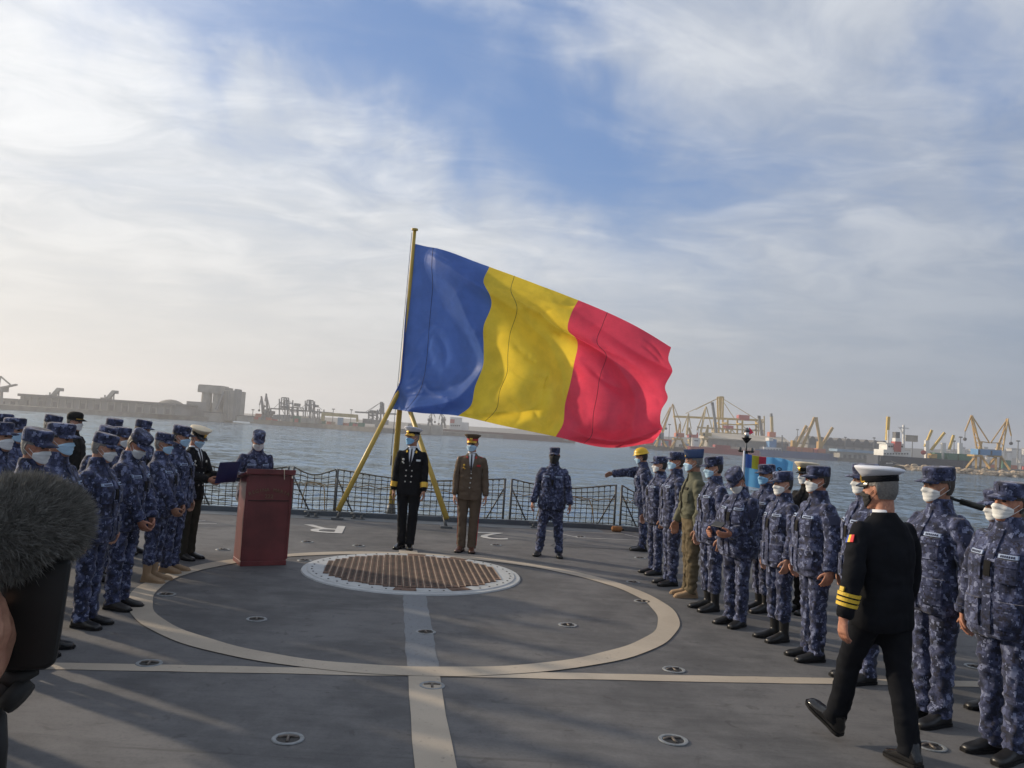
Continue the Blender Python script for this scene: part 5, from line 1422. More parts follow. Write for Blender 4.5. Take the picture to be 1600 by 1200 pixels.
for (a_, b_3) in (((.69, .90), (.80, .985)), ((.75, .86), (.83, 1.0)), ((.84, .84), (.90, .99)), ((.90, .90), (1.0, .97)), ((.72, .97), (.98, .93))): RIDGES.append(([a_, ((a_[0] + b_3[0]) / 2 + .02, (a_[1] + b_3[1]) / 2), b_3], .085, .022))
def ridge_disp(U, Vv):
    out = np.zeros_like(U); asp = .62
    for pts, amp, w in RIDGES:
        n = 60 if w > .025 else 14; L = np.array([spline(pts, k / (n - 1)) for k in range(n)])
        P = np.stack([U, Vv * asp], -1); Q = L * np.array([1, asp])
        best = np.full(U.shape, 9.0); sg = np.zeros_like(U); tt = np.zeros_like(U)
        for k in range(n - 1):
            a, b = Q[k], Q[k + 1]; d = b - a; l2 = d @ d
            t_ = np.clip(((P - a) @ d) / l2, 0, 1); pr = a + t_[..., None] * d; df = P - pr; dist = np.hypot(df[..., 0], df[..., 1])
            side = np.sign(d[0] * df[..., 1] - d[1] * df[..., 0]); up = dist < best
            best = np.where(up, dist, best); sg = np.where(up, side, sg); tt = np.where(up, (k + t_) / (n - 1), tt)
        s = best * sg / w
        env = np.clip(tt * 4, 0.15, 1) if w > .025 else np.clip(np.minimum(tt, 1 - tt) * 4, 0.0, 1)
        # sharp on one flank, easy on the other
        prof = np.where(s > 0, np.exp(-(np.abs(s) * 1.25) ** 1.35), np.exp(-(np.abs(s) * .75) ** 1.6))
        out += (2.1 if w > .025 else 1.3) * amp * prof * env
    return out
NU, NV = 241, 161
uu, vv = np.meshgrid(np.linspace(0, 1, NU), np.linspace(0, 1, NV), indexing='ij')
DISP = ridge_disp(uu, vv)
DISP += .035 * np.sin(21 * uu + 5 * vv) * uu + .010 * np.sin(26 * vv - 13 * uu + 2 + 2 * np.sin(5 * uu)) * np.clip(vv * 2.5 - .6, 0, 1)
DISP *= np.clip(uu * 9, 0, 1)
FLAGP = []
for i in range(NU):
    u = i / (NU - 1); col = []
    cols = [tuple(spline(c, k / 12)) for c in FC for k in ()]
    for j in range(NV):
        v = j / (NV - 1)
        q = spline([spline(c, v) for c in FC], u)
        Dd = 16.15 - 1.6 * u
        p = at(q[0], q[1], Dd); col.append(Vector((p.x, p.y - DISP[i, j], p.z)))
    FLAGP.append(col)
def flag_mat(name, col, trans):
    m = bpy.data.materials.new(name); m.use_nodes = True; t = NT(m.node_tree); t.n.clear()
    out = t.node('ShaderNodeOutputMaterial'); d = t.node('ShaderNodeBsdfDiffuse'); tr = t.node('ShaderNodeBsdfTranslucent'); mx = t.node('ShaderNodeMixShader'); gl = t.node('ShaderNodeBsdfGlossy'); m2 = t.node('ShaderNodeMixShader')
    o = t.node('ShaderNodeTexCoord').outputs['Object']
    n = t.noise(o, 2.5, 4, .6); c = t.mix(t.mapr(n, .3, .7), tuple(k * .9 for k in col), tuple(min(1, k * 1.08) for k in col))
    t.l.new(c, d.inputs[0]); t.l.new(c, tr.inputs[0]); mx.inputs[0].default_value = trans
    bn = t.node('ShaderNodeBump'); bn.inputs['Strength'].default_value = .25; bn.inputs['Distance'].default_value = .015
    t.l.new(t.noise(t.vm('MULTIPLY', o, (1, 1, 2.2)), 7, 4, .6, 1.5), bn.inputs['Height'])
    for q in (d, tr, gl): t.l.new(bn.outputs[0], q.inputs['Normal'])
    gl.inputs[0].default_value = (1, 1, 1, 1); gl.inputs['Roughness'].default_value = .45; m2.inputs[0].default_value = .012
    t.l.new(d.outputs[0], mx.inputs[1]); t.l.new(tr.outputs[0], mx.inputs[2]); t.l.new(mx.outputs[0], m2.inputs[1]); t.l.new(gl.outputs[0], m2.inputs[2]); t.l.new(m2.outputs[0], out.inputs[0])
    return m
FM = [flag_mat('flag blue cloth', (.095, .18, .50), .55), flag_mat('flag yellow cloth', (.92, .66, .06), .55), flag_mat('flag red cloth', (.82, .075, .13), .55)]
flag = thing('national_flag', 'large blue, yellow and red flag blown out from the stern staff', 'flag', (FLAGP[0][0].x, FLAGP[0][0].y, FLAGP[0][-1].z))
for k, nm in enumerate(('blue_stripe', 'yellow_stripe', 'red_stripe')):
    a, b = k * 80, (k + 1) * 80
    part(MB().grid(FLAGP[a:b + 1]), nm, FM[k], flag, smooth=True, fixn=False)
M['seam_thread'] = mat('dark flag seam', (.035, .03, .035), .8, var=.1)
for us in (.098, .43, .76):
    i = int(us * (NU - 1)); pts = [FLAGP[i][j] + Vector((0, -.006, 0)) for j in range(0, NV, 2)]
    part(MB().tube(pts, .0042, 5), 'seam', M['seam_thread'], flag)
part(MB().tube([FLAGP[0][j] + Vector((0, -.004, 0)) for j in range(0, NV, 3)], .016, 6), 'hoist_hem', FM[0], flag)

# ------------------------------------------------------------------ safety nets round the deck edge
M['cord'] = mat('dark net cord', (.045, .043, .040), .8, var=.2)
M['rope'] = mat('weathered rope', (.12, .095, .06), .85, var=.25, vscale=20)
M['tan_rope'] = mat('tan rope', (.30, .20, .085), .85, var=.2, vscale=20)
def net_panel(a, b, label, posts=(True, True), h=.90, loop=False, out=0.0, seed=0):
    """one hinged net bay between deck points a and b (u, v)"""
    rg = random.Random(seed); A, B = dk(*a), dk(*b); L = (B - A).length; e = (B - A) / L; nrm = Vector((e.y, -e.x, 0))
    r_ = thing('safety_net', label, 'safety net', A, 0, 'deck edge safety nets')
    nx = max(3, int(L / .118)); nz = 8
    def P(s, k):
        hh = h - .05 - .075 * math.sin(math.pi * s) * (k / nz); z = .10 + (hh - .10) * k / nz
        return A + e * (L * s) + nrm * (out * k / nz + .05 * math.sin(math.pi * s) * math.sin(math.pi * k / nz)) + Vector((0, 0, z + .012 * math.sin(7 * s + k)))
    mb = MB()
    for i in range(nx + 1): mb.tube([P(i / nx, k) for k in range(nz + 1)], .0070, 4, False)
    for k in range(nz): mb.tube([P(i / nx, k) + Vector((0, .004, .004 * (i % 2))) for i in range(nx + 1)], .0070, 4, False)
    for i in range(nx + 1):
        for k in range(nz + 1):
            p = P(i / nx, k); s = .021; mb.add([p + Vector(q) for q in ((s, 0, 0), (0, s, 0), (-s, 0, 0), (0, -s, 0), (0, 0, s), (0, 0, -s))], [(0, 1, 4), (1, 2, 4), (2, 3, 4), (3, 0, 4), (1, 0, 5), (2, 1, 5), (3, 2, 5), (0, 3, 5)])
    o = part(mb, 'net', M['cord'], r_, fixn=False); tag(o, kind='stuff')
    part(MB().tube([P(i / 16, nz) + Vector((0, 0, .03 - .03 * math.sin(math.pi * i / 16))) for i in range(17)], .014, 6), 'top_rope', M['rope'], r_, smooth=True)
    part(MB().tube([P(i / 16, 5.2 + .25 * math.sin(9 * i)) + Vector((0, -.012, .02)) for i in range(17)], .009, 5), 'middle_rope', M['tan_rope'], r_, smooth=True)
    if loop:
        q = [P(.25, 0), P(.27, 3), P(.33, 5.6), P(.42, 5.9), P(.65, 5.9), P(.74, 5.4), P(.78, 3), P(.8, 0)]; part(MB().tube([p - Vector((0, .02, 0)) for p in q], .010, 6), 'rope_loop', M['tan_rope'], r_, smooth=True)
    for (on, s, sg) in ((posts[0], 0.0, 1), (posts[1], 1.0, -1)):
        if not on: continue
        p = A + e * (L * s); t_ = p + nrm * out + Vector((0, 0, h))
        part(MB().tube([p + Vector((0, 0, .0)), t_], .024, 8), 'post', M['steel'], r_, smooth=True)
        part(MB().tube([t_ - Vector((0, 0, .18)), p + e * (sg * .36) - nrm * .02 + Vector((0, 0, .03))], .016, 8), 'brace', M['steel'], r_, smooth=True)
        part(MB().box((p.x, p.y, .05), (.16, .12, .06), -YAW), 'hinge', M['steel'], r_)
    return r_
SV = 15.86
net_panel((-3.7, SV), (-1.95, SV), 'net bay of the stern rail behind the lectern', (True, True), seed=1)
net_panel((-1.85, SV), (-1.05, SV), 'short net bay with tan rope loop right of the lectern', (True, False), loop=True, seed=2)
net_panel((-1.02, SV), (2.28, SV), 'long net bay behind the flagstaff and both officers', (True, True), loop=False, seed=3)
net_panel((2.42, SV), (4.58, SV), 'net bay behind the sailor standing alone', (True, True), loop=True, seed=4)
net_panel((4.70, SV - .02), (5.35, 15.45), 'short net bay at the starboard stern corner', (True, False), seed=5)
net_panel((5.40, 15.40), (6.55, 13.75), 'slanting net bay behind the first sailors of the right row', (True, True), seed=6)
for i, (v0, v1) in enumerate(((13.6, 11.2), (11.1, 8.7), (8.6, 6.2), (6.1, 3.7))):
    net_panel((6.60, v0), (6.60, v1), ('starboard net bay behind the side-cap officer', 'starboard net bay behind the middle of the right row', 'starboard net bay seen low between the last sailors at right', 'starboard net bay at the right edge of the picture')[i], (True, True), seed=10 + i)
net_panel((-5.9, 13.7), (-4.7, 15.4), 'slanting port net bay behind the left row', (True, True), seed=20)
for i, (v0, v1) in enumerate(((11.2, 13.6), (8.7, 11.1), (6.2, 8.6))):
    net_panel((-5.92, v0), (-5.92, v1), ('port net bay behind the man with the folder', 'port net bay behind the middle of the left row', 'port net bay behind the near end of the left row')[i], (True, True), seed=30 + i)

# small fittings along the stern
def cleat(u, v, label):
    r_ = thing('deck_cleat', label, 'cleat', dk(u, v, .095 if v > 15.74 else .004), -YAW, 'small cleats at the stern')
    for s in (-.07, .07): MB().tube([(s, 0, 0), (s, 0, .09)], [.03, .024], 10).build('post', M['steel'], r_, smooth=True)
    MB().tube([(-.15, 0, .09), (-.06, 0, .10), (.06, 0, .10), (.15, 0, .09)], [.018, .024, .024, .018], 10).build('horn', M['steel'], r_, smooth=True)
    MB().box((0, 0, .008), (.26, .12, .016)).build('base_plate', M['steel'], r_)
cleat(-.55, 15.45, 'low steel cleat on the stern edge left of the staff'); cleat(2.9, 15.4, 'low steel cleat near the paired net posts'); cleat(-1.4, 15.4, 'low steel cleat under the short net bay')
r_ = thing('rope_bag', 'orange brown rolled bag at the foot of the stern net', 'bag', dk(4.5, 15.35, 0), -YAW)
M['bag'] = mat('orange brown canvas', (.30, .13, .04), .85, var=.25, vscale=14)
MB().tube([(-.11, 0, .055), (-.09, 0, .058), (.08, 0, .058), (.10, 0, .05)], [.03, .056, .056, .03], 12).build('roll', M['bag'], r_, smooth=True); MB().tube([(.09, 0, .05), (.15, .02, .04)], [.02, .010], 8).build('tie', M['black_cloth'], r_, smooth=True)

# ------------------------------------------------------------------ lectern
M['mahog'] = mat('dark red mahogany', (.15, .030, .030), .38, var=.35, vscale=2.2, bump=.05, bscale=30, bdist=.002)
M['gilt'] = mat('dull brass letters', (.20, .135, .07), .5, metal=.2, var=.2, vscale=30)
pc = ground(409, 884); PR = R(31)
lec = thing('lectern', 'tall dark red wooden lectern with brass lettering', 'lectern', (pc.x - math.sin(PR) * .21 + .02, pc.y + math.cos(PR) * .21, 0), PR)
w0, w1, d0, zt0, zt1 = .275, .272, .21, 1.16, 1.27
mb = MB(); mb.rings([[(-w0, -d0, .06), (w0, -d0, .06), (w0, d0, .06), (-w0, d0, .06)], [(-w1, -d0 + .01, zt0 - .04), (w1, -d0 + .01, zt0 - .04), (w1, d0, zt0 - .10), (-w1, d0, zt0 - .10)]]); mb.build('case', M['mahog'], lec, bevel=.006)
mb = MB(); mb.rings([[(-.30, -.25, zt0 - .035), (.30, -.25, zt0 - .035), (.30, .24, zt0 - .125), (-.30, .24, zt0 - .125)], [(-.30, -.25, zt0), (.30, -.25, zt0), (.30, .24, zt0 - .09), (-.30, .24, zt0 - .09)]]); mb.build('desk_top', M['mahog'], lec, bevel=.006)
MB().box((0, -.243, zt0 + .012), (.60, .014, .035)).build('front_lip', M['mahog'], lec, bevel=.003)
MB().box((0, 0, .03), (.556, .426, .06)).build('plinth', M['mahog'], lec, bevel=.006)
for s in (-1, 1): MB().box((s * (w0 - .004), -d0 - .001, .58), (.03, .012, 1.0)).build('edge_moulding', M['mahog'], lec, bevel=.003)
MB().box((0, -d0 - .001, .80), (.50, .010, .008)).build('panel_groove', M['hole'], lec)
lm = bpy.data.meshes.new('lettering'); bmL = bmesh.new(); word = 'REGINA MARIA'
for i, ch in enumerate(word):
    if ch == ' ': continue
    me = text_mesh(ch, .060, .002); a = (i - (len(word) - 1) / 2) * .064
    rr = .56; x = rr * math.sin(a * 1.12 / rr * .56 / .56); x = rr * math.sin(a * .66 / rr * 1.0); z = .915 + rr * math.cos(a * .66 / rr) - rr
    mt = Matrix.Translation((x, -d0 - .003, z)) @ Matrix.Rotation(a * .66 / rr, 4, 'Y') @ Matrix.Rotation(math.pi / 2, 4, 'X'); me.transform(mt); bmL.from_mesh(me); bpy.data.meshes.remove(me)
me = text_mesh('222', .07, .002); me.transform(Matrix.Translation((0, -d0 - .003, .83)) @ Matrix.Rotation(math.pi / 2, 4, 'X')); bmL.from_mesh(me); bpy.data.meshes.remove(me)
bmL.to_mesh(lm); bmL.free(); lm.materials.append(M['gilt']); o = bpy.data.objects.new('lettering', lm); COL.objects.link(o); o.parent = lec
mic = thing('paper_marker', 'thin pale ribbon hanging over the lectern edge', 'ribbon', (0, 0, 0)); mic.parent = None
lw = lec.matrix_basis @ Vector((.15, -.262, zt0 + .02)); mic.location = lw
MB().tube([(0, .03, .012), (0, 0, .012), (.004, -.004, -.05), (.010, -.004, -.11)], .004, 5).build('ribbon', M['cream_cap'], mic)

# ------------------------------------------------------------------ the people
LG, RG = 'people of the left row', 'people of the right row'
def g_(px, py): p = ground(px, py); return (p.x, p.y)
W_, B_, T_ = 'mask_white', 'mask_blue', 'mask_teal'
# left side, near to far
person(spot(58, 5.55), 2, 1.665, 'grey-haired sailor in blue camouflage with white mask behind the furry microphone', hair='hair_grey', mask=W_, girth=1.08, group=LG, nod=8, look=-4)
person(spot(100, 6.0), 4, 1.70, 'sailor in blue camouflage and pale mask just behind the grey-haired sailor', hair='hair_dark', mask=B_, group=LG, nod=4)
person(g_(132, 978), 0, 1.62, 'stocky sailor with white mask, black shoes visible right of the microphone handle', hair='hair_grey', mask=W_, girth=1.10, group=LG, nod=10)
person(g_(182, 950), -6, 1.66, 'sailor with bowed head and white mask, feet at the left edge of the circle', hair='hair_dark', mask=W_, group=LG, nod=30, girth=1.05, reach_l=(.05, -.22, .90), reach_r=(-.06, -.22, .88))
person(g_(236, 908), 0, 1.60, 'short sailor in tan boots, left side of the circle', hair='hair_grey', mask=B_, feet_m='tan', feet='boot', group=LG, nod=6, girth=1.08, reach_l=(.04, -.23, .92), reach_r=(-.06, -.23, .90))
person(g_(264, 893), -8, 1.68, 'sailor in tan boots and pale mask, left of the officer with the folder', hair='hair_dark', mask=B_, feet_m='tan', group=LG, nod=8)
FO, FT, FS, FZ = person(g_(290, 873), -14, 1.665, 'officer in black jacket and cream-topped cap holding an open folder', outfit='navyback', cap='cream', mask=B_, hair='hair_dark', group=LG, nod=22, reach_l=(.12, -.34, 1.10), reach_r=(-.14, -.34, 1.08))
person(spot(6, 6.6), -8, 1.66, 'sailor with white mask cut by the left edge of the picture', mask=W_, hair='hair_dark', group=LG)
person(spot(30, 7.6), -10, 1.68, 'sailor in camouflage cap and pale mask at far left, behind the edge man', mask=B_, hair='hair_brown', group=LG)
person(spot(12, 8.6), -10, 1.69, 'sailor at far left of whom only the cap shows in the back row', mask=W_, hair='hair_dark', group=LG)
person(spot(82, 9.6), -8, 1.70, 'back row sailor whose camouflage cap shows above the grey-haired man', mask=None, hair='hair_grey', group=LG)
person(spot(119, 11.0), -8, 1.73, 'back row man in black cap with gold braid on the peak', outfit='black', cap='ball', mask=W_, hair='hair_dark', group=LG)
person(spot(168, 8.4), -14, 1.64, 'back row sailor with pale mask between the stocky and the bowed sailor', mask=B_, hair='hair_brown', group=LG, nod=6)
person(spot(194, 9.0), -14, 1.62, 'back row sailor half hidden behind the bowed sailor, mask below his face', mask=W_, hair='hair_dark', group=LG)
person(spot(221, 10.2), -14, 1.70, 'tall back row sailor whose cap rises over the bowed sailor', mask=W_, hair='hair_dark', group=LG)
for i, (x, y) in enumerate(((-3.45, 4.75), (-3.45, 4.0), (-3.40, 3.2), (-3.3, 2.4), (-4.2, 4.4), (-4.2, 3.5), (-4.1, 2.7), (-4.9, 9.9), (-4.6, 6.9))):
    person((x, y), -10, 1.70, ('sailor standing next in the left row, just outside the frame', 'second sailor of the left row outside the frame', 'third sailor of the left row outside the frame', 'fourth sailor of the left row outside the frame', 'first sailor of the second left row outside the frame', 'second sailor of the second left row outside the frame', 'third sailor of the second left row outside the frame', 'sailor hidden behind the officer with the folder', 'sailor hidden behind the stocky sailor in the left row')[i], mask=W_, group=LG)
# at the lectern and at the flag
lc = lec.matrix_basis @ Vector((-.02, .52, 0))
person((lc.x, lc.y), math.degrees(PR) - 90, 1.655, 'sailor with white mask reading at the red lectern', mask=W_, hair='hair_dark', nod=16, look=-8, reach_l=(.17, -.32, 1.14), reach_r=(-.20, -.32, 1.12), pose=dict(spine=(6, 0, 0)))
person(g_(633, 857), -96, 1.80, 'naval officer in black double-breasted uniform, white cap and gold cuffs', outfit='navy', cap='white', mask=T_, hair='hair_grey', look=-32, feet_m='shoe', abd=5, pose=dict(thl=(0, 3, 0), thr=(0, -3, 0)))
person(g_(728, 862), -92, 1.765, 'army officer in brown dress uniform with red-banded peaked cap', outfit='army', cap='army', mask=B_, hair='hair_dark', glasses_on=True, feet_m='brown_shoe', abd=5)
person(g_(857, 869), -98, 1.655, 'sailor standing alone in camouflage and black face cover', cap='patrol', mask='balaclava', hair=None, glasses_on=True, abd=9, tapes=True, pose=dict(thl=(0, -4, 0), thr=(0, 4, 0), ual=(-2, 15, 0), uar=(-2, -15, 0), fal=(-16, 0, 4), far=(-16, 0, -4)))
# right row, far to near
RH, RT, RS, RZ = person(spot(1012, 13.4), 172, 1.70, 'man in yellow hard hat leaning out at the stern corner', cap='hardhat', mask=B_, hair='hair_dark', group=RG, reach_r=(-.12, -.60, 1.28), pose=dict(spine=(8, 0, 0)))
person(g_(1022, 897), -163, 1.64, 'first sailor of the right row, before the man in yellow hard hat', mask=W_, hair='hair_dark', group=RG, girth=1.05)
person(g_(1046, 914), -172, 1.725, 'second sailor of the right row, pale mask, left of the olive jacket', mask=B_, hair='hair_brown', group=RG)
person(g_(1076, 932), -178, 1.755, 'officer in olive jacket and blue side cap with tan shoes', outfit='green', cap='side', mask=B_, hair='hair_grey', feet_m='tan', group=RG, girth=1.05)
person(g_(1108, 953), -166, 1.72, 'sailor with tall black boots right of the olive jacket', mask=B_, hair='hair_dark', feet='boot', group=RG)
PH, PT, PS, PZ = person(g_(1148, 977), -150, 1.645, 'sailor with bowed head looking at a phone in his hands', mask=W_, hair='hair_dark', group=RG, nod=36, reach_l=(.10, -.26, 1.06), reach_r=(-.12, -.26, 1.04), girth=1.08)
person(g_(1188, 955), -168, 1.665, 'sailor with bright blue mask behind the one with the phone', mask=T_, hair='hair_dark', feet='boot', group=RG)
person(g_(1214, 1000), -164, 1.635, 'short sailor with white mask and tall black boots', mask=W_, hair='hair_dark', feet='boot', group=RG)
person(g_(1268, 1030), -174, 1.72, 'burly sailor with white mask and dark glasses in the middle of the right row', mask=W_, hair='hair_dark', group=RG, girth=1.14, glasses_on=True)
person(g_(1256, 958), -160, 1.71, 'officer in dark coat and cream-topped cap behind the burly sailor', outfit='black', cap='cream', mask=W_, hair='hair_dark', group=RG)
person(g_(1345, 1064), -172, 1.775, 'tall sailor mostly hidden behind the striding officer', mask=W_, hair='hair_dark', group=RG)
person((2.38, 4.98), 108, 1.775, 'senior officer in black uniform and white cap striding past with back turned', outfit='admiral', cap='whiteplain', mask='mask_black', hair='hair_grey', feet_m='shoe', girth=1.06, look=20,
       pose=dict(thl=(-25, 3, 0), shl=(7, 0, 0), ftl=(-10, 0, 6), thr=(9, -2, 0), shr=(5, 0, 0), ftr=(-8, 0, -6), ual=(8, 14, 0), uar=(-14, -14, 0), fal=(-14, 0, 0), far=(-20, 0, 0), spine=(3, 0, 0)))
person(g_(1455, 1128), -166, 1.80, 'big sailor with white mask right of the striding officer', mask=W_, hair='hair_brown', group=RG, girth=1.1)
person(spot(1474, 6.9), -170, 1.72, 'sailor of whom only an ear and cap edge show behind the big sailor', mask=W_, hair='hair_dark', group=RG)
person(g_(1566, 1182), -158, 1.735, 'sailor with white mask and pale name tapes at the right edge', mask=W_, hair='hair_dark', group=RG, girth=1.08)
person(spot(1570, 6.0), -168, 1.66, 'sailor hidden behind the one at the right edge, hand and shoe showing', mask=W_, hair='hair_dark', group=RG)

def figure_point(root, T, sc, zo, bone, off=(0, 0, 0)):
    j = np.array([*JT[bone], 1.0]); p = (T[bone] @ j)[:3] * sc + np.array([0, 0, zo]) + np.array(off)
    return root.matrix_basis @ Vector(p)
# the folder and the phone
fl, fr = figure_point(FO, FT, FS, FZ, 'hal'), figure_point(FO, FT, FS, FZ, 'har'); mid = (fl + fr) / 2
M['folder'] = mat('dark blue folder cover', (.008, .014, .075), .5, var=.1); M['paper'] = mat('white paper', (.6, .6, .58), .8, var=.03)
fd = thing('folder', 'open dark blue folder held by the officer in the cream-topped cap', 'folder', mid + Vector((.10, -.03, .06)), FO.rotation_euler.z)
for s in (-1, 1):
    mb = MB(); mb.rings([[(0, -.04, -.10), (s * .22, -.05, -.10), (s * .22, -.10, .16), (0, -.09, .16)], [(0, -.045, -.10), (s * .22, -.055, -.10), (s * .22, -.105, .16), (0, -.095, .16)]]); mb.build('cover', M['folder'], fd)
    mb = MB(); mb.rings([[(s * .012, -.036, -.09), (s * .205, -.046, -.09), (s * .205, -.094, .15), (s * .012, -.084, .15)], [(s * .012, -.038, -.09), (s * .205, -.048, -.09), (s * .205, -.096, .15), (s * .012, -.086, .15)]]); mb.build('page', M['paper'], fd)
pl, pr = figure_point(PH, PT, PS, PZ, 'hal'), figure_point(PH, PT, PS, PZ, 'har'); mid = (pl + pr) / 2
ph = thing('phone', 'black phone in the hands of the sailor with bowed head', 'phone', mid, PH.rotation_euler.z)
o = MB().box((0, -.075, .0), (.15, .012, .075)).build('case', M['boot'], ph, bevel=.004); o.rotation_euler = (R(-50), 0, 0)
o = MB().box((0, -.0675, .0), (.135, .003, .066)).build('screen', M['lens'], ph); o.rotation_euler = (R(-50), 0, 0)

# ------------------------------------------------------------------ jack flag on the starboard side, lamp post, gun
D = 11.6
M['skyblue'] = flag_mat('pale blue flag cloth', (.13, .38, .66), .35)
jb = at(1163, 700, D); jr = thing('command_flag', 'pale blue naval flag with tricolour canton and anchor behind the right row', 'flag', (jb.x, jb.y, 0))
MB().tube([(0, 0, 0), (0, 0, at(1163, 704, D).z)], .014, 8).build('staff', M['white_cap'], jr, smooth=True)
def jp(u, v, off=0.0):
    wv = .05 * math.sin(u * 9 + v * 2) * u + .03 * math.sin(u * 17 + 1)
    return Vector((.016 + .69 * u, -.05 * u - wv + off, at(1163, 707, D).z - .02 - .46 * v - .06 * u - .02 * math.sin(u * 7) * u))
def jgrid(u0, u1, v0, v1, off, n=14): return MB().grid([[jp(u0 + (u1 - u0) * i / n, v0 + (v1 - v0) * j / n, off) for j in range(n + 1)] for i in range(n + 1)])
jgrid(0, 1, 0, 1, 0, 30).build('field', M['skyblue'], jr, smooth=True, fixn=False)
for k in range(3): jgrid(k * .145, (k + 1) * .145, 0, .42, -.004).build(('blue_band', 'yellow_band', 'red_band')[k], FM[k], jr, smooth=True, fixn=False)
mb = MB(); mb.tube([jp(.70, v, -.010) for v in (.38, .5, .6, .72, .85)], .009, 5); mb.tube([jp(u, .45, -.010) for u in (.58, .64, .70, .76, .82)], .008, 5)
mb.tube([jp(.70 + .16 * math.sin(a), .66 + .19 * math.cos(a), -.010) for a in [(-1.5 + .25 * i) for i in range(13)]], .008, 5)
mb.tube([jp(.70 + .03 * math.cos(a), .34 + .04 * math.sin(a), -.010) for a in [.52 * i for i in range(13)]], .006, 5); mb.build('anchor', M['navy'], jr)
lb_ = at(1166, 700, 12.6); lp = thing('signal_lamp_post', 'dark funnel-shaped lamp on a stalk with red pennant behind the blue flag', 'lamp post', (lb_.x, 12.6, 0))
z0 = at(1166, 706, 12.6).z
def zz(py): return at(1166, py, 12.6).z
MB().tube([(0, 0, 0), (0, 0, z0)], .03, 10).build('column', M['steel'], lp, smooth=True)
MB().tube([(0, 0, z0 - .01), (0, 0, z0 + .015)], [.11, .13], 16).build('platform', M['black_cloth'], lp)
MB().tube([(0, 0, z0), (0, 0, zz(690))], .012, 8).build('stalk', M['steel'], lp, smooth=True)
MB().tube([(0, 0, zz(692)), (0, 0, zz(685)), (0, 0, zz(684))], [.018, .075, .08], 16).build('funnel', M['black_cloth'], lp, smooth=True)
MB().tube([(0, 0, zz(684)), (0, 0, zz(674))], .036, 14).build('lantern_glass', M['silver'], lp, smooth=True); MB().tube([(0, 0, zz(674)), (0, 0, zz(672)), (0, 0, zz(668))], [.045, .045, .012], 14).build('lantern_cap', M['steel'], lp, smooth=True)
for s in (-.095, .095): MB().ball((s, 0, z0 + .04), (.025, .025, .035), 8, 5).build('fitting', M['steel'], lp, smooth=True)
mb = MB(); mb.grid([[(.03 + .085 * u, -.02 * math.sin(4 * u), zz(667) - .05 * u * (1 - v) * 2 - v * .12 + (u * .04 * v)) for v in (0, .5, 1)] for u in (0, .33, .66, 1)]); mb.build('red_pennant', FM[2], lp, smooth=True, fixn=False)
M['gun'] = mat('dark gun metal', (.022, .024, .022), .45, metal=.4, var=.2, vscale=20)
ga, gb = at(1480, 777, 6.95), at(1560, 801, 6.6); gd = (gb - ga).normalized()
gun = thing('deck_gun', 'dark machine gun on a pedestal mount behind the right row', 'gun', (gb.x + gd.x * .35, gb.y + gd.y * .35, 0))
gq = lambda mb, n, m=M['gun'], **k: part(mb, n, m, gun, **k)
gq(MB().tube([ga, ga + gd * .05, ga + gd * .051, gb], [.020, .020, .013, .016], 10), 'barrel', smooth=True); gq(MB().tube([ga + gd * .12, ga + gd * .40], .027, 10), 'barrel_shroud', smooth=True)
gq(MB().beam(gb - gd * .03, gb + gd * .6, .09, .12), 'receiver', bevel=.006); gq(MB().tube([gb + gd * .6, gb + gd * .68], .03, 8), 'grip')
pz = gb + gd * .35; gq(MB().tube([(pz.x, pz.y, 0), (pz.x, pz.y, .06), (pz.x, pz.y, .07), (pz.x, pz.y, pz.z - .05)], [.20, .20, .07, .05], 14), 'pedestal', M['steel']); gq(MB().box((pz.x, pz.y - .12, pz.z), (.14, .12, .16)), 'ammunition_box', M['dark_olive'], bevel=.005)

# ------------------------------------------------------------------ camera operator at the left edge, furry microphone
FD = .86
M['fur'] = mat('grey microphone fur', (.185, .178, .160), .9, var=.45, vscale=60, spec=.1)
M['plastic'] = mat('black camera plastic', (.010, .011, .011), .45, var=.2, vscale=30, bump=.1, bscale=200, bdist=.001)
M['plastic2'] = mat('black rubber', (.016, .016, .016), .7, var=.2, vscale=30)
mc = at(26, 824, FD); px2 = FD / F_PX
mic = thing('furry_microphone', 'grey furry microphone windshield in the near left corner', 'microphone', mc)
rx, ry_, rz_ = 84 * px2, .095, 72 * px2
core = MB(); core.ball((0, 0, 0), (rx, ry_, rz_), 28, 18); core.build('foam_core', M['fur'], mic, smooth=True)
rg = np.random.RandomState(3); n = 26000
dirs = rg.normal(0, 1, (n, 3)); dirs /= np.linalg.norm(dirs, axis=1)[:, None]
base = dirs * np.array([rx, ry_, rz_]) * .985; nor = dirs / np.array([rx, ry_, rz_]); nor /= np.linalg.norm(nor, axis=1)[:, None]
flow = nor + rg.normal(0, .38, (n, 3)) + np.array([.18, -.1, .10]); flow /= np.linalg.norm(flow, axis=1)[:, None]
ln = rg.uniform(.006, .0175, n); sd = np.cross(flow, rg.normal(0, 1, (n, 3))); sd /= np.linalg.norm(sd, axis=1)[:, None]
tip = base + flow * ln[:, None] + rg.normal(0, .0015, (n, 3)); midp = (base + tip) / 2 + nor * .001
V = np.concatenate([base - sd * .00045, base + sd * .00045, midp - sd * .00032, midp + sd * .00032, tip]); idx = np.arange(n)
me = bpy.data.meshes.new('fur'); F4 = np.stack([idx, idx + n, idx + 3 * n, idx + 2 * n], 1).tolist(); F3 = np.stack([idx + 2 * n, idx + 3 * n, idx + 4 * n], 1).tolist()
me.from_pydata(V.tolist(), [], F4 + F3); me.materials.append(M['fur']); o = bpy.data.objects.new('fur', me); COL.objects.link(o); o.parent = mic; tag(o, kind='stuff')
cb = at(52, 975, FD + .03)
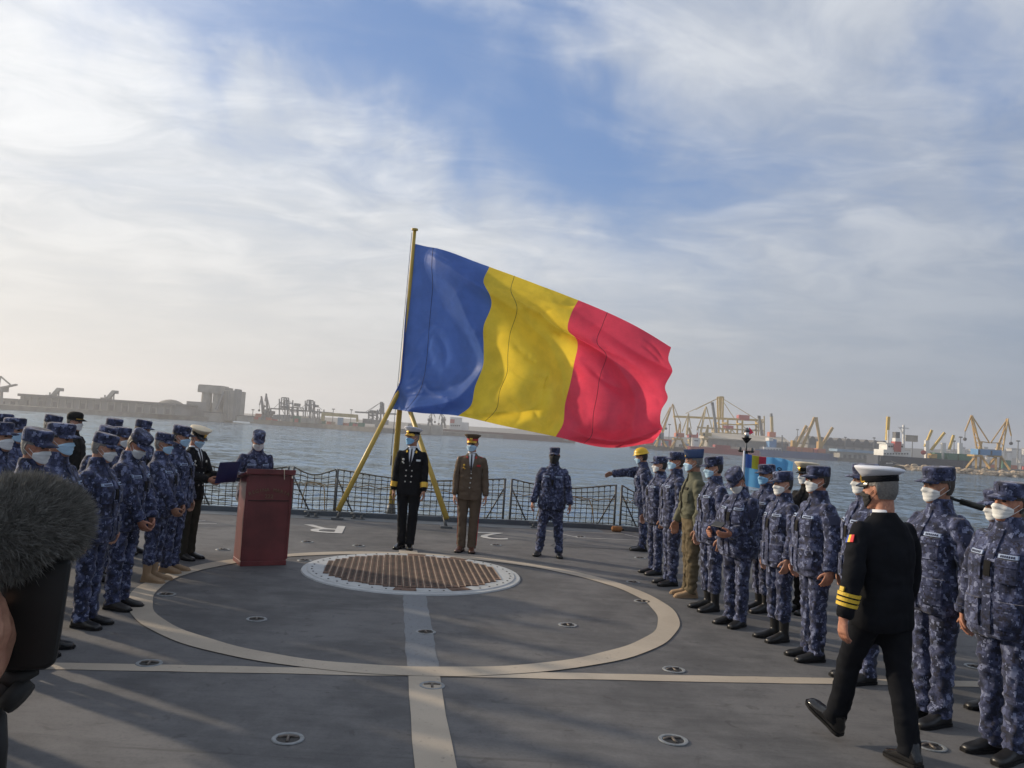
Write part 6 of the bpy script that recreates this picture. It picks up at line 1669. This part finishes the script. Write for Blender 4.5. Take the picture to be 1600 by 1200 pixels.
vc = thing('video_camera', 'black video camera below the furry microphone at the left edge', 'video camera', cb)
def cpt(px, py, dy=0.0): return at(px, py, FD + dy) - cb
mb = MB(); A_ = [(-2, 884), (113, 874), (97, 985), (88, 1035), (72, 1046), (4, 1050)]
mb.rings([[cpt(x, y, -.02) for x, y in A_], [cpt(x, y, .13) for x, y in A_]]); mb.build('body', M['plastic'], vc, bevel=.004)
mb = MB(); mb.rings([[cpt(x, y, .13) for x, y in ((10, 900), (92, 895), (80, 1020), (12, 1022))], [cpt(x - 3, y, .24) for x, y in ((2, 890), (104, 885), (90, 1032), (4, 1034))]]); mb.build('lens_hood', M['plastic'], vc)
mb = MB(); mb.beam(cpt(20, 892), cpt(20, 868), .018, .05); mb.build('microphone_holder', M['plastic2'], vc)
mb = MB(); mb.tube([cpt(-10, 1052), cpt(25, 1060), cpt(58, 1049)], [.012, .010, .004], 8); mb.build('strap_loop', M['plastic2'], vc, smooth=True)
mb = MB(); mb.tube([cpt(18, 1080, .0), cpt(34, 1092)], [.018, .017], 12); mb.tube([cpt(-4, 1072), cpt(20, 1090)], [.014, .012], 8); mb.build('zoom_grip', M['plastic2'], vc, smooth=True)
mb = MB(); mb.tube([cpt(-40, 1100, .01), cpt(-10, 1128), cpt(-8, 1170), cpt(-12, 1215)], [.02, .013, .012, .012], 10); mb.build('pan_handle', M['plastic2'], vc, smooth=True)
# the operator who holds it stands just outside the frame; his right hand grips the body
def hp(px, py, dy=0.0): return at(px, py, FD + dy)
OL, OH = Vector((-.90, .44, 0)), 80
orz = math.atan2(math.cos(R(OH)), -math.sin(R(OH)))
wl = Matrix.Rotation(-orz, 3, 'Z') @ (hp(-126, 1185, -.080) - OL)
person((OL.x, OL.y), OH, 1.80, 'camera operator in black at the left edge, hand on the video camera', outfit='black', cap='ball', mask='mask_black', hair='hair_dark', skin=0, reach_r=tuple(c / 1.014 for c in wl), pose=dict(spine=(0, 0, 0), chest=(0, 0, 0), har=(-14, 0, 0)))
